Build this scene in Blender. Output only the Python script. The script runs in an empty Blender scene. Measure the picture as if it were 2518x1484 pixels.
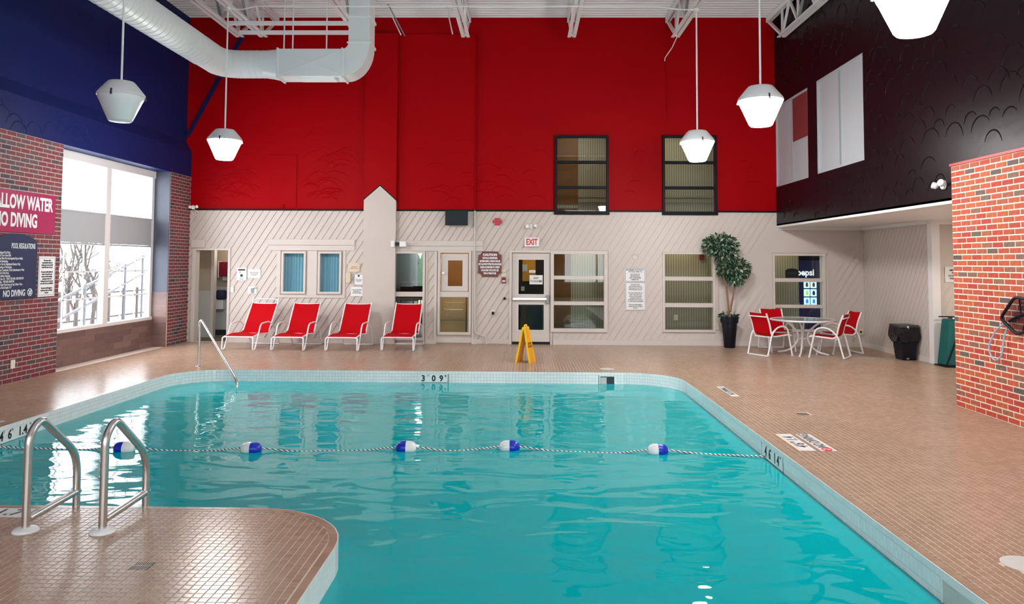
import bpy, math, random
import numpy as np
from mathutils import Vector, Matrix
R = random.Random(7)
S = bpy.context.scene
C = S.collection
PI = math.pi

# ---------------------------------------------------------------- camera
FPX, CYP = 1890.0, 548.0
PITCH, YAW, ROLL = 0.0514, -0.0167, 0.0054
EYE = Vector((0, 0, 1.72))
_F = Vector((math.sin(YAW)*math.cos(PITCH), math.cos(YAW)*math.cos(PITCH), math.sin(PITCH)))
_R = Vector((math.cos(YAW), -math.sin(YAW), 0))
_U = _R.cross(_F)
CX = _R*math.cos(ROLL) + _U*math.sin(ROLL)
CU = -_R*math.sin(ROLL) + _U*math.cos(ROLL)
cam = bpy.data.objects.new('camera', bpy.data.cameras.new('camera'))
C.objects.link(cam)
cam.matrix_world = Matrix(((CX.x, CU.x, -_F.x, 0), (CX.y, CU.y, -_F.y, 0), (CX.z, CU.z, -_F.z, EYE.z), (0, 0, 0, 1)))
cam.data.sensor_width = 36.0
cam.data.sensor_fit = 'HORIZONTAL'
cam.data.lens = FPX/2518*36
cam.data.shift_y = -(742-CYP)/2518
cam.data.clip_end = 300
S.camera = cam

# ---------------------------------------------------------------- world and daylight
S.view_settings.view_transform = 'Standard'
S.view_settings.look = 'None'
S.view_settings.gamma = 1.0
S.view_settings.use_curve_mapping = False
S.view_settings.exposure = 1.22
S.render.film_transparent = False
w = bpy.data.worlds.new('world'); S.world = w; w.use_nodes = True
w.node_tree.nodes['Background'].inputs[0].default_value = (0.93, 0.96, 1.0, 1)
w.node_tree.nodes['Background'].inputs[1].default_value = 4.5
LAMP = 50.0          # pendant lens emission

def portal(name, loc, rot, sx, sy):
    l = bpy.data.lights.new(name, 'AREA'); l.shape = 'RECTANGLE'; l.size = sx; l.size_y = sy
    l.cycles.is_portal = True
    o = bpy.data.objects.new(name, l); C.objects.link(o); o.location = loc; o.rotation_euler = rot
portal('window_portal', (-7.62, 13.6, 2.0), (0, -PI/2, 0), 3.0, 3.8)
for xx in (-5.65, -1.62, 3.6):
    portal('window_portal', (xx, -5.15, 2.35), (PI/2, 0, 0), 2.6, 3.3)

# ---------------------------------------------------------------- helpers
def lin(r, g, b):
    return tuple(((c/255)/12.92 if c/255 <= .04045 else ((c/255+.055)/1.055)**2.4) for c in (r, g, b))

class N:
    def __init__(s, name):
        s.m = bpy.data.materials.new(name); s.m.use_nodes = True
        s.t = s.m.node_tree; s.b = s.t.nodes['Principled BSDF']; s.o = s.t.nodes['Material Output']
    def n(s, typ, **kw):
        x = s.t.nodes.new(typ)
        for k, v in kw.items():
            if k.startswith('i_'):
                x.inputs[k[2:].replace('_', ' ')].default_value = v
            else: setattr(x, k, v)
        return x
    def l(s, a, b): s.t.links.new(a, b)
    def math(s, op, a, b=None):
        x = s.n('ShaderNodeMath', operation=op)
        for i, q in enumerate((a, b)):
            if q is None: continue
            if hasattr(q, 'node'): s.l(q, x.inputs[i])
            else: x.inputs[i].default_value = q
        return x.outputs[0]

M = {}
def mat(name, col, rough=.5, metal=0., spec=.5, var=0., vscale=3., bump=0., bscale=40., emit=0., ramp=None, coat=0.):
    q = N(name); b = q.b
    b.inputs['Base Color'].default_value = (*col, 1); b.inputs['Roughness'].default_value = rough
    b.inputs['Metallic'].default_value = metal; b.inputs['Specular IOR Level'].default_value = spec
    if coat: b.inputs['Coat Weight'].default_value = coat
    tc = q.n('ShaderNodeTexCoord')
    if var:
        nz = q.n('ShaderNodeTexNoise'); nz.inputs['Scale'].default_value = vscale; nz.inputs['Detail'].default_value = 6
        q.l(tc.outputs['Object'], nz.inputs['Vector'])
        mx = q.n('ShaderNodeMix', data_type='RGBA'); q.l(nz.outputs['Fac'], mx.inputs[0])
        mx.inputs[6].default_value = (*[c*(1-var) for c in col], 1); mx.inputs[7].default_value = (*[min(1, c*(1+var)) for c in col], 1)
        q.l(mx.outputs[2], b.inputs['Base Color'])
    if ramp:      # random colour per object / per island
        oi = q.n('ShaderNodeObjectInfo'); ge = q.n('ShaderNodeNewGeometry')
        f = q.math('FRACT', q.math('ADD', oi.outputs['Random'], q.math('MULTIPLY', ge.outputs['Random Per Island'], 7.31)))
        cr = q.n('ShaderNodeValToRGB'); cr.color_ramp.interpolation = 'LINEAR'
        els = cr.color_ramp.elements
        while len(els) < len(ramp): els.new(.5)
        for e, (p, c) in zip(els, ramp): e.position = p; e.color = (*c, 1)
        q.l(f, cr.inputs[0])
        nz = q.n('ShaderNodeTexNoise'); nz.inputs['Scale'].default_value = vscale; nz.inputs['Detail'].default_value = 4
        q.l(tc.outputs['Object'], nz.inputs['Vector'])
        mx = q.n('ShaderNodeMix', data_type='RGBA', blend_type='MULTIPLY'); mx.inputs[0].default_value = var
        q.l(cr.outputs[0], mx.inputs[6])
        c2 = q.n('ShaderNodeValToRGB'); c2.color_ramp.elements[0].position = .3; c2.color_ramp.elements[0].color = (.35, .35, .35, 1)
        c2.color_ramp.elements[1].position = .7
        q.l(nz.outputs['Fac'], c2.inputs[0]); q.l(c2.outputs[0], mx.inputs[7]); q.l(mx.outputs[2], b.inputs['Base Color'])
    if bump:
        nb = q.n('ShaderNodeTexNoise'); nb.inputs['Scale'].default_value = bscale; nb.inputs['Detail'].default_value = 4
        q.l(tc.outputs['Object'], nb.inputs['Vector'])
        bp = q.n('ShaderNodeBump'); bp.inputs['Strength'].default_value = bump; bp.inputs['Distance'].default_value = .02
        q.l(nb.outputs['Fac'], bp.inputs['Height']); q.l(bp.outputs[0], b.inputs['Normal'])
    if emit:
        b.inputs['Emission Color'].default_value = (*col, 1); b.inputs['Emission Strength'].default_value = emit
    M[name] = q.m
    return q.m

mat('beige', lin(208, 196, 188), .45, var=.05, vscale=1.5)
mat('beige_trim', lin(214, 204, 197), .4)
mat('red_wall', (.37, .0003, .003), .5, spec=.06, bump=.12, bscale=9, var=.10, vscale=.7)
mat('blue_wall', lin(18, 34, 92), .5, spec=.15, bump=.10, bscale=9, var=.1, vscale=.8)
mat('plum_wall', lin(22, 12, 19), .34, spec=.14, bump=.15, bscale=7, var=.15, vscale=.8)
mat('return_grey', lin(72, 76, 90), .5, var=.1, vscale=2)
mat('red_trim', lin(190, 20, 30), .4)
mat('white_paint', lin(236, 234, 234), .4)
mat('steel_white', lin(240, 242, 242), .45)
mat('steel_grey', lin(150, 154, 156), .45)
mat('duct', lin(232, 237, 238), .42, var=.03, vscale=4)
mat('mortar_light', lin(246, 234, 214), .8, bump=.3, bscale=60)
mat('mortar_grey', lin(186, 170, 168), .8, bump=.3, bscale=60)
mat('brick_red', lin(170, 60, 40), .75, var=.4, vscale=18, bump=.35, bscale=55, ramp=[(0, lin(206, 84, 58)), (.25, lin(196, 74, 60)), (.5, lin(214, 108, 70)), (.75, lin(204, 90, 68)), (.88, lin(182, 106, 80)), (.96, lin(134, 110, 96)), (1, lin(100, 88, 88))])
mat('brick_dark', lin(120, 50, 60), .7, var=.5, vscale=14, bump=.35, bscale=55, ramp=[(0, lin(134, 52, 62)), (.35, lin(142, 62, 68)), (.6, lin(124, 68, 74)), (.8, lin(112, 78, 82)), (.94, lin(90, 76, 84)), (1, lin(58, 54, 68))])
mat('tile_brown', lin(178, 147, 126), .24, spec=.36, var=.16, vscale=1.6, bump=.05, bscale=30, ramp=[(0, lin(169, 138, 116)), (.5, lin(176, 145, 123)), (1, lin(184, 153, 131))])
mat('grout', lin(222, 202, 188), .8, var=.22, vscale=.6)
mat('tile_white', lin(246, 246, 246), .15, var=.05, vscale=2, ramp=[(0, lin(244, 244, 244)), (1, lin(251, 250, 250))])
mat('grout_white', lin(160, 162, 164), .7)
mat('plank_tile', lin(126, 98, 92), .4, var=.3, vscale=5, ramp=[(0, lin(112, 84, 80)), (.5, lin(128, 98, 92)), (1, lin(142, 112, 104))])
mat('basin', (.05, .62, .64), .5)
mat('chrome', lin(222, 220, 218), .27, metal=1)
mat('frame_white', lin(240, 238, 240), .3)
mat('sling_red', (.50, .0003, .005), .7, spec=.1, bump=.08, bscale=300)
mat('black_frame', lin(18, 18, 24), .5, spec=.15)
mat('black_plastic', lin(20, 22, 31), .4, spec=.25)
mat('bag', lin(12, 14, 22), .18, bump=.9, bscale=22)
mat('dark_grey', lin(62, 60, 66), .4)
mat('sign_white', lin(240, 241, 243), .4)
mat('paper', lin(238, 238, 236), .7)
mat('paper_tan', lin(222, 204, 178), .7)
mat('ink', lin(24, 24, 30), .6)
mat('ink_grey', lin(110, 110, 116), .6)
mat('sign_red', lin(170, 28, 84), .4)
mat('exit_red', lin(214, 24, 44), .4)
mat('sign_navy', lin(30, 46, 84), .45)
mat('sign_brown', lin(112, 58, 52), .5)
mat('alarm_red', lin(190, 20, 34), .3)
mat('maroon', lin(120, 16, 40), .4)
mat('cream', lin(226, 214, 186), .5)
mat('yellow', lin(250, 206, 20), .35)
mat('orange_face', lin(244, 166, 14), .4)
mat('float_blue', lin(18, 50, 190), .3)
mat('float_white', lin(240, 240, 242), .3)
mat('leaf', lin(60, 96, 66), .4, var=.2, vscale=30, ramp=[(0, lin(28, 58, 42)), (.4, lin(44, 84, 58)), (.65, lin(74, 110, 80)), (.85, lin(140, 160, 132)), (1, lin(206, 214, 194))])
mat('bark', lin(150, 108, 84), .8, var=.3, vscale=30, bump=.4, bscale=60)
mat('green_fabric', lin(10, 92, 88), .8, var=.15, vscale=6)
mat('navy_fabric', lin(18, 22, 56), .8, bump=.5, bscale=20)
mat('curtain_blue', lin(120, 178, 200), .7, var=.08, vscale=8)
mat('brown_wall', lin(120, 78, 34), .6, var=.2, vscale=6)
mat('corridor_ceiling', lin(176, 184, 184), .7)
mat('corridor_floor', lin(96, 86, 70), .7)
mat('washroom', lin(176, 162, 146), .6)
mat('wainscot', lin(190, 194, 190), .4)
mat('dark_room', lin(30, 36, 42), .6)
mat('teal_dark', lin(10, 50, 62), .5)
mat('dryer', lin(206, 176, 132), .35)
mat('vending_blue', lin(12, 22, 92), .3)
mat('snow', lin(236, 240, 246), .9)
mat('twig', lin(60, 54, 50), .9)
mat('hedge', lin(44, 62, 44), .9, var=.5, vscale=8, bump=1, bscale=12)
mat('reed', lin(190, 170, 140), .9)
mat('throat_shade', lin(16, 40, 46), .4)  # painted-on darkness of the far skimmer opening
mat('frost', lin(176, 180, 185), .35, var=.04, vscale=2)
mat('plywood_red', lin(124, 44, 48), .6, var=.25, vscale=6)
mat('cord_blue', lin(150, 206, 232), .3)
mat('grille', lin(150, 138, 128), .4, metal=.6)
mat('lid_grey', lin(206, 202, 198), .5, var=.1, vscale=10)
mat('outlet', lin(238, 232, 222), .4)
mat('purple_seat', lin(84, 36, 62), .6)
mat('speaker', lin(16, 30, 38), .7)
mat('lamp_housing', lin(224, 226, 230), .4)
mat('lens_off', lin(240, 244, 246), .35)
mat('lens_lit', (1.0, .985, .95), .5, emit=LAMP)
mat('panel_lit', lin(170, 216, 236), .5, emit=.9)
mat('panel_white', lin(235, 238, 245), .5, emit=.45)
mat('panel_green', lin(170, 214, 60), .5, emit=.5)
mat('panel_bluelit', lin(40, 120, 200), .5, emit=.6)
mat('panel_brown', lin(120, 50, 30), .5, emit=.2)
mat('ext_lens', lin(250, 250, 244), .2)

def glassmat(name, tint=(1, 1, 1), ior=1.5, rough=0.0, extra=0.0):
    q = N(name); t = q.t
    t.nodes.remove(q.b)
    tr = q.n('ShaderNodeBsdfTransparent'); tr.inputs[0].default_value = (*tint, 1)
    gl = q.n('ShaderNodeBsdfGlossy'); gl.inputs['Roughness'].default_value = rough
    ge = q.n('ShaderNodeNewGeometry'); vm = q.n('ShaderNodeVectorMath', operation='DOT_PRODUCT')
    q.l(ge.outputs['Incoming'], vm.inputs[0]); q.l(ge.outputs['Normal'], vm.inputs[1])
    cs_ = q.math('SUBTRACT', 1.0, q.math('ABSOLUTE', vm.outputs['Value']))
    f = q.math('ADD', q.math('MULTIPLY', q.math('POWER', cs_, 5.0), .9), .026+extra)
    mx = q.n('ShaderNodeMixShader'); q.l(f, mx.inputs[0]); q.l(tr.outputs[0], mx.inputs[1]); q.l(gl.outputs[0], mx.inputs[2])
    q.l(mx.outputs[0], q.o.inputs[0]); M[name] = q.m
glassmat('glass', (.97, .98, .98))
glassmat('glass_corridor', (.82, .86, .84), extra=.0)
def topmat():
    q = N('glass_top'); q.t.nodes.remove(q.b)
    tr_ = q.n('ShaderNodeBsdfTransparent'); tr_.inputs[0].default_value = (.85, .88, .87, 1); df = q.n('ShaderNodeBsdfDiffuse'); df.inputs[0].default_value = (.62, .62, .6, 1)
    gl = q.n('ShaderNodeBsdfGlossy'); gl.inputs['Roughness'].default_value = .03
    m1 = q.n('ShaderNodeMixShader'); m1.inputs[0].default_value = .35; q.l(tr_.outputs[0], m1.inputs[1]); q.l(df.outputs[0], m1.inputs[2])
    m2 = q.n('ShaderNodeMixShader'); m2.inputs[0].default_value = .16; q.l(m1.outputs[0], m2.inputs[1]); q.l(gl.outputs[0], m2.inputs[2])
    q.l(m2.outputs[0], q.o.inputs[0]); M['glass_top'] = q.m
topmat()
def netmat():
    q = N('net_mesh'); q.t.nodes.remove(q.b)
    tr = q.n('ShaderNodeBsdfTransparent'); df = q.n('ShaderNodeBsdfDiffuse'); df.inputs[0].default_value = (.01, .01, .02, 1)
    mx = q.n('ShaderNodeMixShader'); mx.inputs[0].default_value = .5
    q.l(tr.outputs[0], mx.inputs[1]); q.l(df.outputs[0], mx.inputs[2]); q.l(mx.outputs[0], q.o.inputs[0]); M['net_mesh'] = q.m
netmat()
def watermat():
    q = N('water'); q.t.nodes.remove(q.b)
    tc = q.n('ShaderNodeTexCoord'); mp = q.n('ShaderNodeMapping'); mp.inputs['Scale'].default_value = (.75, 1.5, 1)
    q.l(tc.outputs['Object'], mp.inputs[0])
    n1 = q.n('ShaderNodeTexNoise'); n1.inputs['Scale'].default_value = 1.9; n1.inputs['Detail'].default_value = 2.2; n1.inputs['Roughness'].default_value = .42; n1.inputs['Distortion'].default_value = .5
    q.l(mp.outputs[0], n1.inputs['Vector'])
    bp = q.n('ShaderNodeBump'); bp.inputs['Strength'].default_value = .52; bp.inputs['Distance'].default_value = .034
    q.l(n1.outputs['Fac'], bp.inputs['Height'])
    fr = q.n('ShaderNodeFresnel'); fr.inputs[0].default_value = 1.33; q.l(bp.outputs[0], fr.inputs['Normal'])
    gl = q.n('ShaderNodeBsdfGlossy'); gl.inputs['Roughness'].default_value = .01; q.l(bp.outputs[0], gl.inputs['Normal'])
    tr = q.n('ShaderNodeBsdfTransparent'); tr.inputs[0].default_value = (.10, .85, .85, 1)
    df = q.n('ShaderNodeBsdfDiffuse'); df.inputs[0].default_value = (.0, .50, .55, 1)
    m1 = q.n('ShaderNodeMixShader'); m1.inputs[0].default_value = .9; q.l(tr.outputs[0], m1.inputs[1]); q.l(df.outputs[0], m1.inputs[2])
    m2 = q.n('ShaderNodeMixShader'); q.l(fr.outputs[0], m2.inputs[0]); q.l(m1.outputs[0], m2.inputs[1]); q.l(gl.outputs[0], m2.inputs[2])
    q.l(m2.outputs[0], q.o.inputs[0]); M['water'] = q.m
watermat()
def stripemat(name, c1, c2, pitch):
    q = N(name); tc = q.n('ShaderNodeTexCoord'); sx = q.n('ShaderNodeSeparateXYZ'); q.l(tc.outputs['Object'], sx.inputs[0])
    f = q.math('FRACT', q.math('MULTIPLY', q.math('ADD', sx.outputs[0], sx.outputs[1]), 1/pitch))
    g = q.math('LESS_THAN', f, .3)
    mx = q.n('ShaderNodeMix', data_type='RGBA'); q.l(g, mx.inputs[0]); mx.inputs[6].default_value = (*c1, 1); mx.inputs[7].default_value = (*c2, 1)
    q.l(mx.outputs[2], q.b.inputs['Base Color']); q.b.inputs['Roughness'].default_value = .6; M[name] = q.m
stripemat('stripe_wall', lin(180, 174, 156), lin(132, 128, 114), .055)
def ropemat():
    q = N('rope'); tc = q.n('ShaderNodeTexCoord'); sx = q.n('ShaderNodeSeparateXYZ'); q.l(tc.outputs['Object'], sx.inputs[0])
    f = q.math('FRACT', q.math('MULTIPLY', q.math('ADD', sx.outputs[0], q.math('MULTIPLY', sx.outputs[2], 2.0)), 1/.045))
    mx = q.n('ShaderNodeMix', data_type='RGBA'); q.l(q.math('LESS_THAN', f, .4), mx.inputs[0])
    mx.inputs[6].default_value = (.8, .82, .82, 1); mx.inputs[7].default_value = (*lin(24, 44, 60), 1)
    q.l(mx.outputs[2], q.b.inputs['Base Color']); M['rope'] = q.m
ropemat()

class MB:
    def __init__(s): s.v = []; s.f = []
    def add(s, vs, fs):
        k = len(s.v); s.v += [tuple(p) for p in vs]; s.f += [tuple(i+k for i in f) for f in fs]; return s
    def box(s, x0, x1, y0, y1, z0, z1):
        v = [(x, y, z) for z in (z0, z1) for y in (y0, y1) for x in (x0, x1)]
        return s.add(v, [(0, 2, 3, 1), (4, 5, 7, 6), (0, 1, 5, 4), (2, 6, 7, 3), (0, 4, 6, 2), (1, 3, 7, 5)])
    def ext(s, pts, d):
        n = len(pts); a = [Vector(p) for p in pts]; b = [p+Vector(d) for p in a]
        fs = [tuple(range(n)), tuple(range(2*n-1, n-1, -1))]+[(i, n+i, n+(i+1) % n, (i+1) % n) for i in range(n)]
        return s.add(a+b, fs)
    def tube(s, path, r, n=8, closed=False):
        P = [Vector(p) for p in path]; m = len(P); rs = r if isinstance(r, (list, tuple)) else [r]*m
        T = []
        for i in range(m):
            if closed: t = P[(i+1) % m]-P[i-1]
            else: t = P[min(i+1, m-1)]-P[max(i-1, 0)]
            T.append(t.normalized())
        up = Vector((0, 0, 1)) if abs(T[0].z) < .9 else Vector((1, 0, 0))
        nrm = (up-T[0]*up.dot(T[0])).normalized()
        rings = []
        for i in range(m):
            nrm = (nrm-T[i]*nrm.dot(T[i])).normalized(); bi = T[i].cross(nrm)
            rings.append([P[i]+(nrm*math.cos(a)+bi*math.sin(a))*rs[i] for a in [2*PI*j/n for j in range(n)]])
        fs = []
        for i in range(m if closed else m-1):
            k, q = i*n, ((i+1) % m)*n
            for j in range(n): fs.append((k+j, k+(j+1) % n, q+(j+1) % n, q+j))
        if not closed: fs += [tuple(range(n-1, -1, -1)), tuple(range((m-1)*n, m*n))]
        return s.add([p for rg in rings for p in rg], fs)
    def lathe(s, prof, n=24, c=(0, 0, 0), cap=True):
        vs = []; m = len(prof)
        for r, z in prof:
            vs += [(c[0]+r*math.cos(2*PI*j/n), c[1]+r*math.sin(2*PI*j/n), c[2]+z) for j in range(n)]
        fs = [(i*n+j, i*n+(j+1) % n, (i+1)*n+(j+1) % n, (i+1)*n+j) for i in range(m-1) for j in range(n)]
        if cap: fs += [tuple(range(n-1, -1, -1)), tuple(range((m-1)*n, m*n))]
        return s.add(vs, fs)
    def bar(s, a, b, w, h=None):
        a, b = Vector(a), Vector(b); h = h or w; t = (b-a).normalized()
        up = Vector((0, 0, 1)) if abs(t.z) < .95 else Vector((0, 1, 0))
        x = t.cross(up).normalized()*w/2; y = x.cross(t).normalized()*h/2
        return s.ext([a-x-y, a+x-y, a+x+y, a-x+y], b-a)
    def build(s, name, m, parent=None, smooth=False, bevel=0, **props):
        me = bpy.data.meshes.new(name); me.from_pydata(s.v, [], s.f); me.update()
        me.materials.append(M[m])
        if smooth:
            me.polygons.foreach_set('use_smooth', [True]*len(me.polygons))
            try: me.set_sharp_from_angle(angle=.8)
            except Exception: pass
        return link(name, me, parent, bevel, **props)

def link(name, data, parent=None, bevel=0, loc=None, **props):
    o = bpy.data.objects.new(name, data); C.objects.link(o)
    if parent is not None: o.parent = parent
    if loc is not None: o.location = loc
    if bevel:
        b = o.modifiers.new('bevel', 'BEVEL'); b.width = bevel; b.segments = 2; b.limit_method = 'ANGLE'
    for k, v in props.items(): o[k] = v
    return o
def thing(name, label, cat, loc=(0, 0, 0), rz=0, group=None):
    o = bpy.data.objects.new(name, None); C.objects.link(o); o.empty_display_size = .1
    o.location = loc; o.rotation_euler = (0, 0, rz); o['label'] = label; o['category'] = cat
    if group: o['group'] = group
    return o
def tag(o, label, cat, group=None, kind=None):
    o['label'] = label; o['category'] = cat
    if group: o['group'] = group
    if kind: o['kind'] = kind
    return o
def struct(name, mb, m, **kw):
    return mb.build(name, m, kind='structure', **kw)
def copy_tree(o, parent=None):
    c = o.copy(); C.objects.link(c); c.parent = parent
    for ch in list(o.children): copy_tree(ch, c)
    return c
def box(*a): return MB().box(*a)
def fillet(pts, rad, n=5):
    P = [Vector(p) for p in pts]; out = [P[0]]
    for i in range(1, len(P)-1):
        a, b, c = P[i-1], P[i], P[i+1]
        d1, d2 = (a-b), (c-b); r1 = min(rad, d1.length*.48, d2.length*.48)
        p, q = b+d1.normalized()*r1, b+d2.normalized()*r1
        for k in range(n+1):
            t = k/n; out.append(p*(1-t)**2+b*2*t*(1-t)+q*t*t)
    return out+[P[-1]]
FACE = {'back': (PI/2, 0, 0), 'left': (PI/2, 0, PI/2), 'right': (PI/2, 0, -PI/2), 'floor': (0, 0, 0)}
def text(body, size, loc, face, parent, m='ink', sx=1., bold=0., align='CENTER', line=1., rz=0, name='lettering', shear=0):
    cu = bpy.data.curves.new(name, 'FONT'); cu.body = body; cu.size = size; cu.align_x = align; cu.align_y = 'CENTER'
    cu.extrude = .0008; cu.offset = bold; cu.space_line = line; cu.shear = shear; cu.resolution_u = 3
    cu.materials.append(M[m])
    o = bpy.data.objects.new(name, cu); C.objects.link(o); o.parent = parent
    o.location = loc; e = FACE[face]; o.rotation_euler = (e[0], e[1], e[2]+rz); o.scale = (sx, 1, 1)
    TEXTS.append(o)
    return o
TEXTS = []
def minus(x0, x1, z0, z1, ops):
    xs = sorted({x0, x1, *[v for o in ops for v in o[:2] if x0 < v < x1]})
    zs = sorted({z0, z1, *[v for o in ops for v in o[2:] if z0 < v < z1]})
    out = []
    for a, b in zip(xs, xs[1:]):
        run = None
        for c, d in zip(zs, zs[1:]):
            mx, mz = (a+b)/2, (c+d)/2
            if any(o[0] < mx < o[1] and o[2] < mz < o[3] for o in ops):
                if run: out.append((a, b, *run)); run = None
            else: run = (run[0], d) if run else (c, d)
        if run: out.append((a, b, *run))
    return out

# ================================================================ THE POOL
WL = -0.18
PX0, PX1, PY0, PY1 = -5.40, 2.37, 5.44, 12.25
NX, NY = -1.14, 2.2
def arc(cx, cy, r, a0, a1, n=10):
    return [(cx+r*math.cos(a0+(a1-a0)*i/n), cy+r*math.sin(a0+(a1-a0)*i/n)) for i in range(n+1)]
def pool_outline(off=0.):
    """counter-clockwise outline of the basin; off > 0 widens it."""
    o = off; r1 = .75+o; r2 = .80+o; rc = .72-o
    p = [(NX-o, NY-o), (PX1+o, NY-o)]
    p += arc(PX1-.80, PY1-.80, r2, 0, PI/2)
    p += arc(PX0+.75, PY1-.75, r1, PI/2, PI)
    p += [(PX0-o, PY0-o)]
    p += arc(NX-.72, PY0-.72, rc, PI/2, 0)
    return p
def inside(poly, x, y):
    c = np.zeros(len(x), bool); n = len(poly)
    for i in range(n):
        (x1, y1), (x2, y2) = poly[i], poly[(i+1) % n]
        if y1 == y2: continue
        cond = ((y1 > y) != (y2 > y)) & (x < (x2-x1)*(y-y1)/(y2-y1)+x1)
        c ^= cond
    return c

# floor: grout bed with a hole, tiles set on it
import bmesh
def ring_mesh(name, outer, inner, z, m, **kw):
    bm = bmesh.new(); es = []
    for loop in (outer, inner):
        vs = [bm.verts.new((x, y, z)) for x, y in loop]
        es += [bm.edges.new((vs[i], vs[(i+1) % len(vs)])) for i in range(len(vs))]
    bmesh.ops.triangle_fill(bm, use_beauty=True, edges=es)
    for f in bm.faces:
        if f.normal.z < 0: f.normal_flip()
    me = bpy.data.meshes.new(name); bm.to_mesh(me); bm.free(); me.materials.append(M[m])
    return link(name, me, **kw)
FX0, FX1, FY0, FY1 = -7.5, 9.6, -5.2, 16.5
floor = ring_mesh('floor', [(FX0, FY0), (FX1, FY0), (FX1, FY1), (FX0, FY1)], pool_outline(.0), -.0025, 'grout', kind='structure')
TP = .05
hole = pool_outline(.056)
PLATES = [(2.57, 2.71, 7.25, 7.95), (2.75, 2.89, 7.25, 7.95), (2.70, 2.81, 10.15, 10.95), (-5.70, -5.54, 7.55, 8.25), (-3.95, -3.36, 5.18, 5.38), (-2.22, -2.09, 4.34, 4.46), (3.14, 3.29, 8.93, 9.08), (-5.42, -5.28, 0, 0)]
gx = np.arange(-7.20+TP/2, 7.3, TP); gy = np.arange(2.3+TP/2, 16.36, TP)
TX, TY = [a.ravel() for a in np.meshgrid(gx, gy)]
keep = np.ones(len(TX), bool)
for dx, dy in ((-1, -1), (1, -1), (1, 1), (-1, 1)):
    keep &= ~inside(hole, TX+dx*TP*.45, TY+dy*TP*.45)
keep &= ~((TX > 5.33) & (TY < 9.5)) & ~((TX > 7.12) & (TY > 13.65)) & (TX < 7.25) & ~((TX < -1) & (TY < 3.2))
for a, b, c, d in PLATES: keep &= ~((TX > a-.005) & (TX < b+.005) & (TY > c-.005) & (TY < d+.005))
for (cx, cy, r) in ((2.90, 4.57, .135), (1.35, 12.66, .12)): keep &= (TX-cx)**2+(TY-cy)**2 > (r-.008)**2
cut = MB(); hp = [Vector(p) for p in hole]
part = np.zeros(len(TX), int)
for dx, dy in ((-1, -1), (1, -1), (1, 1), (-1, 1)): part += inside(hole, TX+dx*TP*.45, TY+dy*TP*.45).astype(int)
for i in np.nonzero((part > 0) & (part < 4) & (TY > 3.2) & (TX < 5.2))[0]:
    c = Vector((TX[i], TY[i])); best = None
    for j in range(len(hp)):
        a, b = hp[j], hp[(j+1) % len(hp)]; e = b-a
        if e.length < 1e-6: continue
        t_ = max(0, min(1, (c-a).dot(e)/e.length_squared)); q = a+e*t_; dd = (c-q).length
        if best is None or dd < best[0]: best = (dd, q, Vector((e.y, -e.x)).normalized())
    _, q, nn = best; h_ = TP/2-.0028
    P = [(c.x-h_, c.y-h_), (c.x+h_, c.y-h_), (c.x+h_, c.y+h_), (c.x-h_, c.y+h_)]
    for z_ in (0,):
        out = []
        for k in range(len(P)):
            a, b = Vector(P[k]), Vector(P[(k+1) % len(P)]); fa, fb = (a-q).dot(nn)-.001, (b-q).dot(nn)-.001
            if fa >= 0: out.append(a)
            if (fa >= 0) != (fb >= 0): out.append(a+(b-a)*(fa/(fa-fb)))
    if len(out) >= 3:
        ar = abs(sum(out[k].x*out[(k+1) % len(out)].y-out[(k+1) % len(out)].x*out[k].y for k in range(len(out))))/2
        if ar > 1.2e-4: cut.add([(p.x, p.y, -.0003) for p in out], [tuple(range(len(out)))])
cut.build('cut_tiles', 'tile_brown', floor, kind='stuff')
TX, TY = TX[keep], TY[keep]
d = np.stack([TX, TY, np.full(len(TX), -EYE.z)], 1); dep = d@np.array(_F)
u = 1259+FPX*(d@np.array(CX))/dep; v = CYP-FPX*(d@np.array(CU))/dep
vis = (dep > 0) & (u > 5) & (u < 2513) & (v < 1480)
order = np.argsort(np.where(vis, dep, 1e9))
single = np.zeros(len(TX), bool); single[order[:300]] = True
H = TP/2-.0028
TILEV = np.array([(-H, -H, -.003), (H, -H, -.003), (H, H, -.003), (-H, H, -.003), (-H+.0012, -H+.0012, 0), (H-.0012, -H+.0012, 0), (H-.0012, H-.0012, 0), (-H+.0012, H-.0012, 0)])
TILEF = [(4, 5, 6, 7), (0, 1, 5, 4), (1, 2, 6, 5), (2, 3, 7, 6), (3, 0, 4, 7)]
def field_mesh(name, cs, V, Fs, m):
    n = len(cs); vv = (cs[:, None, :]+V[None]).reshape(-1, 3); ff = (np.arange(n)[:, None, None]*len(V)+np.array(Fs)[None]).reshape(-1, len(Fs[0]))
    me = bpy.data.meshes.new(name); k = len(Fs[0])
    me.vertices.add(len(vv)); me.vertices.foreach_set('co', vv.ravel())
    me.loops.add(ff.size); me.loops.foreach_set('vertex_index', ff.ravel().astype(np.int32))
    me.polygons.add(len(ff)); me.polygons.foreach_set('loop_start', (np.arange(len(ff))*k).astype(np.int32))
    me.update(calc_edges=True); me.validate(); me.shade_flat(); me.materials.append(M[m]); return me
cs = np.stack([TX, TY, np.zeros(len(TX))], 1)
link('floor_tiles', field_mesh('floor_tiles', cs[~single], TILEV, TILEF, 'tile_brown'), floor, kind='stuff')
tme = field_mesh('tile', np.zeros((1, 3)), TILEV, TILEF, 'tile_brown')
for x, y, _ in cs[single]: link('tile', tme, floor, loc=(x, y, 0))

def walk(poly, step):
    """points every `step` along a closed outline with tangent"""
    out = []; n = len(poly)
    for i in range(n):
        a, b = Vector(poly[i]), Vector(poly[(i+1) % n]); L = (b-a).length
        if L < 1e-4: continue
        k = max(1, round(L/step))
        for j in range(k): out.append((a+(b-a)*(j+.5)/k, (b-a).normalized(), L/k))
    return out
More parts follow.
